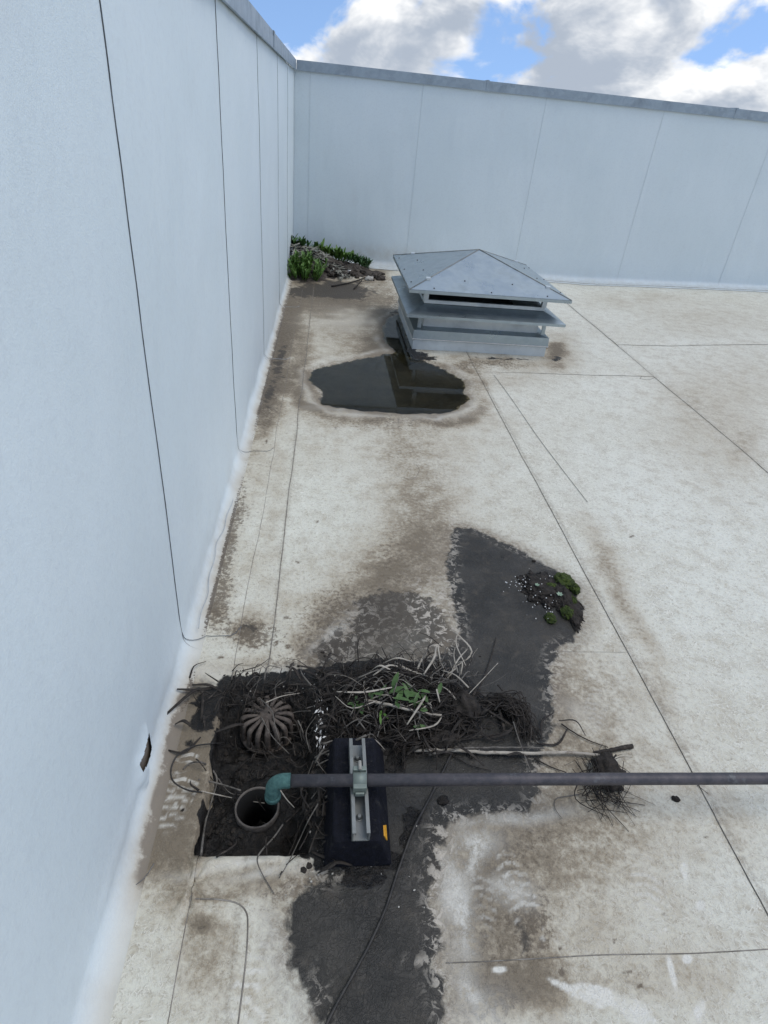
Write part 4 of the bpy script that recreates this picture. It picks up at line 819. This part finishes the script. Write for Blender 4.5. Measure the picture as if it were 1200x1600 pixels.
o = world_strands('dry_straw', scatter([(650, 1060, 40, 14), (690, 1068, 30, 16), (610, 1085, 45, 18), (600, 1140, 40, 18)], 95, 0.04, 0.13, [(35, 25), (150, 30), (55, 15)], 2, .055), .002, 'straw_grey'); tag(o, 'grey dry straws lying on top of the dead plant heap', 'straw', kind='stuff')
o = world_strands('pale_straw', scatter([(665, 1055, 40, 12), (700, 1062, 25, 14), (560, 1090, 30, 20)], 24, 0.05, 0.12, [(50, 18), (145, 25)], 4, .06), .0018, 'straw_pale'); tag(o, 'few pale dry straws on the upper side of the heap', 'straw', kind='stuff')
o = world_strands('dead_stems', scatter([(470, 1120, 30, 40), (480, 1200, 16, 50), (445, 1170, 40, 30), (380, 1200, 40, 40), (460, 1290, 20, 30), (350, 1100, 30, 20), (420, 1080, 50, 14)], 170, 0.02, 0.09, [(70, 35), (20, 60), (110, 35)], 3, .03), .002, 'straw_dark'); tag(o, 'fine dark stems and roots matted in the mud of the sump', 'plant debris', kind='stuff')
o = world_strands('matted_stems', scatter([(470, 1110, 40, 30), (440, 1165, 30, 25), (500, 1180, 14, 50), (420, 1075, 50, 10), (400, 1100, 30, 20), (530, 1110, 30, 30)], 120, 0.02, 0.07, [(15, 45), (160, 40), (75, 25)], 13, .05), .002, 'straw_dark', 5); tag(o, 'matted dead stems spilling over the strainer and the upper sump edge', 'plant debris', kind='stuff')
o = world_strands('dry_straw', scatter([(480, 1150, 26, 50), (440, 1100, 40, 24), (500, 1230, 10, 40), (395, 1110, 20, 20)], 46, 0.03, 0.09, [(60, 30), (15, 40)], 17, .06), .002, 'straw_grey', 5); tag(o, 'scattered grey straws on the sludge of the sump', 'straw', kind='stuff')
def blades(name, regions, count, lmin, lmax, dirs, seed, mat, w0=0.003, w1=0.006, hi=0.05):
    b = MB(); r = random.Random(seed)
    for pts, _ in scatter(regions, count, lmin, lmax, dirs, seed, hi):
        s_ = spline(pts, 5); m = len(s_); w = r.uniform(w0, w1)
        b.tube(s_, [w * (0.35 + 0.65 * math.sin(math.pi * (0.12 + 0.8 * i / (m - 1)))) for i in range(m)], 6, flat=0.16)
    return b.build(name, mat)
o = blades('straw_blades', [(640, 1062, 50, 16), (690, 1070, 36, 18), (600, 1110, 46, 22), (660, 1130, 60, 18)], 22, .06, .17, [(30, 25), (150, 25), (60, 15)], 41, 'straw_pale', .002, .0042, .06); tag(o, 'broad pale grass blades lying over the dead plant heap', 'grass blades', kind='stuff')
o = blades('rotten_blades', [(480, 1130, 40, 40), (440, 1070, 60, 12), (560, 1100, 50, 30), (640, 1150, 70, 14), (760, 1160, 60, 18), (330, 1120, 22, 24), (490, 1290, 12, 40), (640, 1120, 60, 20)], 115, .03, .12, [(20, 45), (160, 40), (80, 30)], 43, 'straw_dark', .002, .0055, .035); tag(o, 'wet dark rotten leaf blades matted over the sump edges and along the pipe', 'rotten leaves', kind='stuff')
o = world_strands('combed_stems', scatter([(615, 1175, 18, 18), (630, 1160, 30, 16)], 70, 0.05, 0.11, [(48, 7)], 9, .03), .002, 'straw_dark'); tag(o, 'parallel dark stems combed together beside the upper end of the rubber block', 'plant debris', kind='stuff')

def crumbs(name, regions, count, rmin, rmax, mat, seed, dz=0.0):
    r = random.Random(seed); b = MB()
    ico = [(0, 0, 1), (.89, 0, .45), (.28, .85, .45), (-.72, .53, .45), (-.72, -.53, .45), (.28, -.85, .45), (.72, .53, -.45), (-.28, .85, -.45), (-.89, 0, -.45), (-.28, -.85, -.45), (.72, -.53, -.45), (0, 0, -1)]
    fc = [(0, 1, 2), (0, 2, 3), (0, 3, 4), (0, 4, 5), (0, 5, 1), (1, 6, 2), (2, 7, 3), (3, 8, 4), (4, 9, 5), (5, 10, 1), (6, 7, 2), (7, 8, 3), (8, 9, 4), (9, 10, 5), (10, 6, 1), (11, 7, 6), (11, 8, 7), (11, 9, 8), (11, 10, 9), (11, 6, 10)]
    for _ in range(count):
        u0, v0, su, sv = r.choice(regions); p = P(r.gauss(u0, su), r.gauss(v0, sv), dz)
        if math.hypot(p[0] - RING_C[0], p[1] - RING_C[1]) < 0.068: continue
        s = rmin + (rmax - rmin) * r.random() ** 2.5
        a = r.uniform(0, 6.28); sc = [s * r.uniform(.6, 1.4), s * r.uniform(.6, 1.4), s * r.uniform(.4, .9)]
        vs_ = []
        for x, y, z in ico:
            j = r.uniform(.75, 1.25); x, y, z = x * sc[0] * j, y * sc[1] * j, z * sc[2] * j
            vs_.append((p[0] + x * math.cos(a) - y * math.sin(a), p[1] + x * math.sin(a) + y * math.cos(a), p[2] + z))
        b.add(vs_, fc)
    return b.build(name, mat)
o = crumbs('mud_crumbs', [(480, 1110, 30, 40), (440, 1085, 60, 15), (350, 1110, 30, 30), (470, 1200, 20, 60), (400, 1200, 40, 20), (355, 1290, 24, 16), (560, 1110, 40, 30), (660, 1110, 40, 30), (620, 1140, 60, 15)], 900, 0.0015, 0.009, 'soil', 21)
tag(o, 'black mud crumbs in and around the drain sump', 'mud', kind='stuff')
b = MB(); rf = random.Random(77)
for _ in range(46):
    c = P(rf.gauss(500, 4.5), rf.uniform(1088, 1172), 0.012 + rf.uniform(0, .008)); l = rf.uniform(.002, .009); a = rf.gauss(1.3, .5); d = np.array([math.cos(a), math.sin(a), rf.gauss(0, .3)]) * l; w_ = np.array([-d[1], d[0], rf.gauss(0, .002)]) * rf.uniform(.2, .5)
    t3 = np.array([0, 0, .0012]); q4 = [c - d - w_ * .5, c - d * .2 + w_ * -1, c + d, c + w_ * .9]
    b.hexa([p - t3 for p in q4], q4)
tag(b.build('membrane_flakes', 'pebble_white'), 'white torn membrane flakes in a row along the right edge of the sump', 'flakes', kind='stuff')
o = crumbs('strainer_litter', [(408, 1108, 16, 12), (420, 1095, 22, 10), (392, 1100, 14, 14)], 90, 0.0015, 0.0060, 'soil', 27, 0.062)
tag(o, 'dirt crumbs and leaf litter caught on top of the dome strainer', 'litter', kind='stuff')
o = crumbs('pale_chips', [(500, 1130, 5, 30), (400, 1110, 40, 20), (360, 1110, 15, 30), (560, 1075, 25, 12), (470, 1060, 40, 10), (520, 1362, 40, 14), (480, 1300, 6, 40), (690, 1150, 50, 30), (530, 1080, 30, 20), (640, 1330, 20, 50)], 150, 0.0007, 0.0036, 'pebble_grey', 22, .004)
tag(o, 'scattered pale chips and grit on the mud round the sump', 'grit', kind='stuff')

def lumpy(name, c, rx, ry, rz, mat, parent=None, seed=0, sub=4, amp=0.35, freq=2.2, fine=0.10):
    bm = bmesh.new(); bmesh.ops.create_icosphere(bm, subdivisions=sub, radius=1.0)
    for v in bm.verts:
        d = v.co.copy(); f = 1 + amp * mnoise.noise(d * freq + Vector((seed, seed * 2, 0))) + fine * mnoise.noise(d * freq * 5 + Vector((seed, 3, 0)))
        v.co = Vector((d.x * rx * f, d.y * ry * f, d.z * rz * f))
    me = bpy.data.meshes.new(name); bm.to_mesh(me); bm.free()
    for p in me.polygons: p.use_smooth = True
    me.materials.append(MAT[mat]); o = bpy.data.objects.new(name, me); o.location = c; return link(o, parent)
# dark root ball in the heap
h0 = P(725, 1112, 0.0); o = lumpy('root_ball', (h0[0], h0[1], h0[2] + 0.018), 0.040, 0.050, 0.034, 'soil', None, 3, 4, .4, 2.0, .18); tag(o, 'black earthy root ball at the right end of the dead plant heap', 'root ball')
h0 = P(690, 1160, 0.0); o = lumpy('root_ball', (h0[0], h0[1], h0[2] + 0.010), 0.045, 0.024, 0.022, 'soil', None, 5, 4, .4, 2.0, .18); tag(o, 'low black clod of earth just above the long pale stalk', 'root ball')
# root tuft
tf = empty('root_tuft', tuple(P(800, 1120)), label='dark tuft of matted roots arching over the smooth mud right of the heap', cat='root tuft')
r_ = random.Random(5); sp_ = []
for i in range(95):
    a = P(775 + r_.gauss(0, 9), 1100 + r_.gauss(0, 9), 0.004); m1 = P(800 + r_.gauss(0, 10), 1098 + r_.gauss(0, 8), 0.034 + r_.uniform(-.02, .015)); m2 = P(815 + r_.gauss(0, 8), 1120 + r_.gauss(0, 9), 0.022); e = P(828 + r_.gauss(0, 10), 1150 + r_.gauss(0, 8), 0.004)
    o_ = np.array(tf.location); sp_.append(([a - o_, m1 - o_, m2 - o_, e - o_], r_.uniform(.0012, .0026)))
world_strands('root_strand', sp_, .002, 'straw_dark', 5, tf, 5)
lumpy('root_core', (0.005, 0.010, 0.012), 0.028, 0.022, 0.014, 'soil', tf, 9, 3, .4)
# root ball beside the pipe
rb = empty('root_ball', tuple(P(948, 1215)), label='tangled dark root ball lying under the pipe at right', cat='root ball')
o_ = np.array(rb.location); lumpy('root_core', (0.0, 0.004, 0.020), 0.040, 0.050, 0.026, 'soil', rb, 12, 4, .45, 2, .2)
sp_ = []
for i in range(44):
    a = P(935 + r_.gauss(0, 18), 1205 + r_.gauss(0, 16), .03 + r_.uniform(0, .015)); m1 = P(938 + r_.gauss(0, 22), 1234 + r_.gauss(0, 10), .016); e = P(962 + r_.gauss(0, 26), 1258 + r_.gauss(0, 16), .003)
    sp_.append(([a - o_, m1 - o_, e - o_], r_.uniform(.0010, .0022)))
for i in range(46):
    an = r_.uniform(0, 6.28); d = r_.uniform(18, 62); u0, v0 = 938 + r_.gauss(0, 14), 1205 + r_.gauss(0, 10)
    a = P(u0, v0, .03); e = P(u0 + d * math.cos(an), v0 + d * .7 * math.sin(an), .003); m1 = (a + e) / 2 + np.array([r_.gauss(0, .008), r_.gauss(0, .008), .018])
    sp_.append(([a - o_, m1 - o_, e - o_], r_.uniform(.0008, .0018)))
world_strands('root_strand', sp_, .002, 'straw_dark', 4, rb, 5)
for (u, v, r0, lab) in ((1055, 1249, .011, 'small flat black mud clod right of the root ball under the pipe'), (692, 1252, .014, 'round dark mud clod on the smooth mud just below the pipe'), (834, 877, .008, 'tiny dark mud clod on the upper edge of the dark mud')):
    p = P(u, v); o = lumpy('mud_clod', (p[0], p[1], p[2] + .002), r0, r0 * .75, r0 * .5, 'soil', None, u, 3, .5); tag(o, lab, 'clod')

# ------------------------------------------------------------------ plants
def leaf(b, base, d, l, w, up=0.5, n=5, curl=0.6, fold=0.15):
    d = np.array(d, float); d /= np.linalg.norm(d); side = np.array([-d[1], d[0], 0.0]); side /= max(np.linalg.norm(side), 1e-6)
    vs_ = []; p = np.array(base, float); el = up
    for i in range(n + 1):
        t = i / n; ww = w * (math.sin(math.pi * min(1, t * 0.92 + 0.08)) ** 0.75) * (1.0 if t < 1 else 0.05)
        nz = np.array([0, 0, 1.0]); vs_ += [p + side * ww + nz * fold * ww, p - nz * fold * ww * .4, p - side * ww + nz * fold * ww]
        st = l / n; p = p + (d * math.cos(el) + nz * math.sin(el)) * st; el -= curl / n
    fs_ = []
    for i in range(n):
        a = 3 * i; fs_ += [(a, a + 1, a + 4, a + 3), (a + 1, a + 2, a + 5, a + 4)]
    b.add(vs_, fs_, True); return b
def weed(name, u, v, leaves, label, mat='leaf_green', dz=0.01, stem=None):
    p0 = P(u, v, dz); root = empty(name, tuple(p0), label=label, cat='weed')
    b = MB(); b.tube([(0, 0, -0.012), (0.001, 0.001, 0.004), (0.002, 0, 0.016)], 0.0022, 6); b.build('stem', mat, root)
    for (du, dv, ang, l, w_, up) in leaves:
        q_ = P(u + du, v + dv, dz + 0.012) - p0; b = MB(); leaf(b, q_, (math.cos(R_(ang)), math.sin(R_(ang)), 0), l, w_, up); b.build('leaf', mat, root)
    return root
weed('green_weed', 558, 1100, [(0, 0, 250, .036, .009, .5), (2, 2, 285, .040, .010, .4), (-4, 0, 200, .026, .006, .6), (0, -2, 100, .022, .006, .7), (4, 0, 330, .022, .006, .4)], 'small two-leaved green weed just above the rubber block', dz=.02)
r_ = random.Random(31)
weed('green_weed', 640, 1088, [(r_.gauss(0, 26), r_.gauss(0, 8), r_.choice([20, 160, 60, 200, 340, 110, 270]) + r_.gauss(0, 20), r_.uniform(.03, .055), r_.uniform(.0045, .0085), r_.uniform(.2, .9)) for _ in range(26)], 'leafy green weed sprawled in the middle of the dead plant heap', dz=.03)
weed('green_weed', 594, 1118, [(0, 0, 270, .034, .0035, .2), (2, -8, 255, .030, .0035, .3), (4, -4, 300, .03, .004, .4)], 'narrow yellowish green shoot left of the leafy weed', 'leaf_bright', dz=.02)
weed('green_weed', 655, 1138, [(0, 0, 20, .022, .007, .3), (0, 0, 160, .018, .006, .3), (2, -28, 0, .022, .008, .3)], 'tiny green weed below the pale green stalk', dz=.03)
# moss mound
mo = empty('moss_mound', tuple(P(868, 935)), label='mound of black soil with green moss cushions at the right corner of the mud', cat='moss')
o_ = np.array(mo.location)
def at(u, v, dz=0): return tuple(P(u, v, dz) - o_)
lumpy('soil_bed', at(850, 922, 0.002), 0.085, 0.095, 0.016, 'soil', mo, 2, 5, .5, 2.2, .30)
lumpy('soil_bed', at(885, 945, 0.002), 0.040, 0.120, 0.020, 'soil', mo, 8, 5, .5, 2.2, .30)
def fuzzy_moss(c, rx, ry, rz, seed):
    m_ = lumpy('moss_cushion', c, rx, ry, rz, 'moss', mo, seed, 4, .35, 2.4, .2); b = MB(); r = random.Random(seed)
    for _ in range(420):
        a = r.uniform(0, 6.28); z = r.uniform(0.05, 1); q = math.sqrt(1 - z * z); n_ = np.array([q * math.cos(a), q * math.sin(a), z])
        p = n_ * np.array([rx, ry, rz]) * (0.98 + 0.3 * mnoise.noise(Vector(n_) * 2.4 + Vector((seed, seed * 2, 0)))); d = n_ + np.array([r.gauss(0, .5), r.gauss(0, .5), r.gauss(0, .3)])
        t_ = p + d / np.linalg.norm(d) * r.uniform(.002, .0045); s = np.cross(d, [0, 0, 1.0]); s = s / (np.linalg.norm(s) + 1e-6) * .0009
        b.add([p + s, p - s, t_], [(0, 1, 2)])
    b.build('moss_tips', 'moss', m_)['kind'] = 'stuff'
fuzzy_moss(at(882, 908, .006), .036, .046, .020, 3); fuzzy_moss(at(862, 918, .004), .024, .028, .014, 4); fuzzy_moss(at(886, 958, .008), .023, .030, .019, 5); fuzzy_moss(at(860, 966, .005), .020, .026, .013, 6); fuzzy_moss(at(893, 938, .006), .018, .028, .014, 7); fuzzy_moss(at(898, 920, .008), .018, .028, .017, 8)
for (u, v, s) in ((839, 915, 1.0), (874, 930, 1.3)):
    sd = MB()
    for k in range(6): leaf(sd, at(u, v, .022), (math.cos(k * 1.05 + u), math.sin(k * 1.05 + u), 0), .012 * s, .0032 * s, .7, 4)
    sd.build('seedling', 'leaf_pale', mo)
r_ = random.Random(8)
b = MB()
for (u0, v0, su, sv, n_) in ((812, 910, 14, 12, 34), (848, 940, 16, 10, 16), (845, 905, 10, 6, 6), (865, 948, 16, 10, 12)):
    for _ in range(n_):
        c = np.array(at(r_.gauss(u0, su), r_.gauss(v0, sv), .016)); s = r_.uniform(.0010, .0026)
        b.hexa([c + np.array(k) * s for k in ((-1, -.8, -.5), (1, -1, -.5), (.9, .9, -.5), (-.8, 1, -.5))], [c + np.array(k) * s for k in ((-.7, -.5, .5), (.6, -.7, .6), (.7, .5, .5), (-.6, .6, .4))])
b.build('white_grit', 'pebble_white', mo, 0)['kind'] = 'stuff'
b = MB(); b.add([at(902, 938, .004), at(909, 944, .008), at(914, 953, .003), at(903, 950, .004)], [(0, 1, 2, 3)]); b.build('peeled_flake', 'straw_dark', mo)
# far corner weeds
cs = empty('soil_heap', (0.05, 6.95, 0), label='heap of soil and dead leaves in the far corner of the roof', cat='soil heap')
def heap_mesh():
    x = np.linspace(WX + 0.03, 0.85, 100); y = np.linspace(6.30, YB - 0.03, 100); X, Y = np.meshgrid(x, y)
    d1 = np.exp(-((X + 0.40) / 0.33) ** 2 - ((Y - 7.05) / 0.42) ** 2); d2 = np.exp(-((X - 0.15) / 0.40) ** 2 - ((Y - 7.15) / 0.33) ** 2)
    Z = height(X, Y) - 0.03 + 0.22 * d1 + 0.10 * d2 + 0.10 * fbm(X, Y, 7, 5, 140) * (d1 + d2)
    return grid_mesh('soil_mass', X - 0.05, Y - 6.95, Z, 'soil_far', cs)
heap_mesh()
def hheap(x, y):
    d1 = math.exp(-((x + 0.40) / 0.33) ** 2 - ((y - 7.05) / 0.42) ** 2); d2 = math.exp(-((x - 0.15) / 0.40) ** 2 - ((y - 7.15) / 0.33) ** 2)
    return max(hz(x, y), hz(x, y) - 0.03 + 0.22 * d1 + 0.10 * d2)
def cstone(x, y, s, mat, seed): o = lumpy('stone', (x - .05, y - 6.95, hheap(x, y) + s * .3), s, s * .8, s * .7, mat, cs, seed, 3, .5)
for i in range(26):
    x, y = rnd.uniform(-.05, .6), rnd.uniform(6.75, 7.1); cstone(x, y, rnd.uniform(.018, .05), 'soil_far', i)
cstone(.22, 6.9, .025, 'pebble_white', 40); cstone(.42, 6.75, .045, 'pebble_grey', 41)
def bush(name, x, y, n_, spread, l0, l1, w0, mat, label, up=(0.5, 1.4), seed=1, stem_h=0.08, ysp=None):
    z = hheap(x, y); root = empty(name, (x, y, z), label=label, cat='weed'); r = random.Random(seed); b = MB(); st = MB()
    for s_ in range(max(4, n_ // 14)):
        dx, dy = r.gauss(0, spread), r.gauss(0, ysp or spread * .6); hgt = stem_h * r.uniform(.5, 1.2)
        zz = hheap(x + dx, y + dy) - z
        st.tube([(dx * .6, dy * .6, zz - .02), (dx * .9, dy * .9, zz + hgt * .5), (dx, dy, zz + hgt)], .004, 5)
        for _ in range(14):
            t = r.uniform(.1, 1.0); a = r.uniform(0, 6.28); leaf(b, (dx * (.6 + .4 * t), dy * (.6 + .4 * t), zz + hgt * t), (math.cos(a), math.sin(a), 0), r.uniform(l0, l1), w0 * r.uniform(.7, 1.3), r.uniform(*up), 4, r.uniform(.2, .9))
    st.build('stems', mat, root)['kind'] = 'stuff'; b.build('foliage', mat, root)['kind'] = 'stuff'
    return root
bush('weed_bush', -0.26, 6.62, 900, .105, .035, .075, .0075, 'leaf_bright', 'bright green bushy weed at the foot of the corner soil heap', (0.6, 1.5), 1, .14, .06)
bush('weed_bush', -0.33, 7.15, 180, .07, .05, .10, .012, 'leaf_dark', 'dark green weed on top of the heap against the left wall', (0.5, 1.4), 2, .08)
bush('weed_bush', 0.02, 7.30, 260, .10, .06, .12, .014, 'leaf_bright', 'upright green weed on the heap near the middle of the corner', (0.6, 1.5), 3, .08)
bush('weed_bush', 0.36, 7.28, 260, .12, .04, .09, .010, 'leaf_dark', 'spreading green weed at the right end of the corner heap', (0.4, 1.4), 4, .06)
bush('dry_weed', -0.22, 7.0, 320, .13, .08, .18, .012, 'leaf_dry', 'grey wilted leaves draped over the corner heap', (-0.4, 0.5), 5, .05)
bush('dry_weed', 0.05, 6.90, 180, .12, .06, .13, .010, 'leaf_dry', 'sparse grey wilted leaves on the right part of the heap', (-0.5, 0.4), 6, .03)
strand('stick', [(518, 447), (540, 443), (556, 439), (572, 433)], 0.008, 'straw_dark', 'dark stick lying in front of the corner soil heap', 'stick', dz=0.012)
strand('stick', [(553, 451), (560, 444), (566, 437)], 0.007, 'straw_dark', 'short dark twig beside the stick in front of the corner heap', 'stick', dz=0.012)
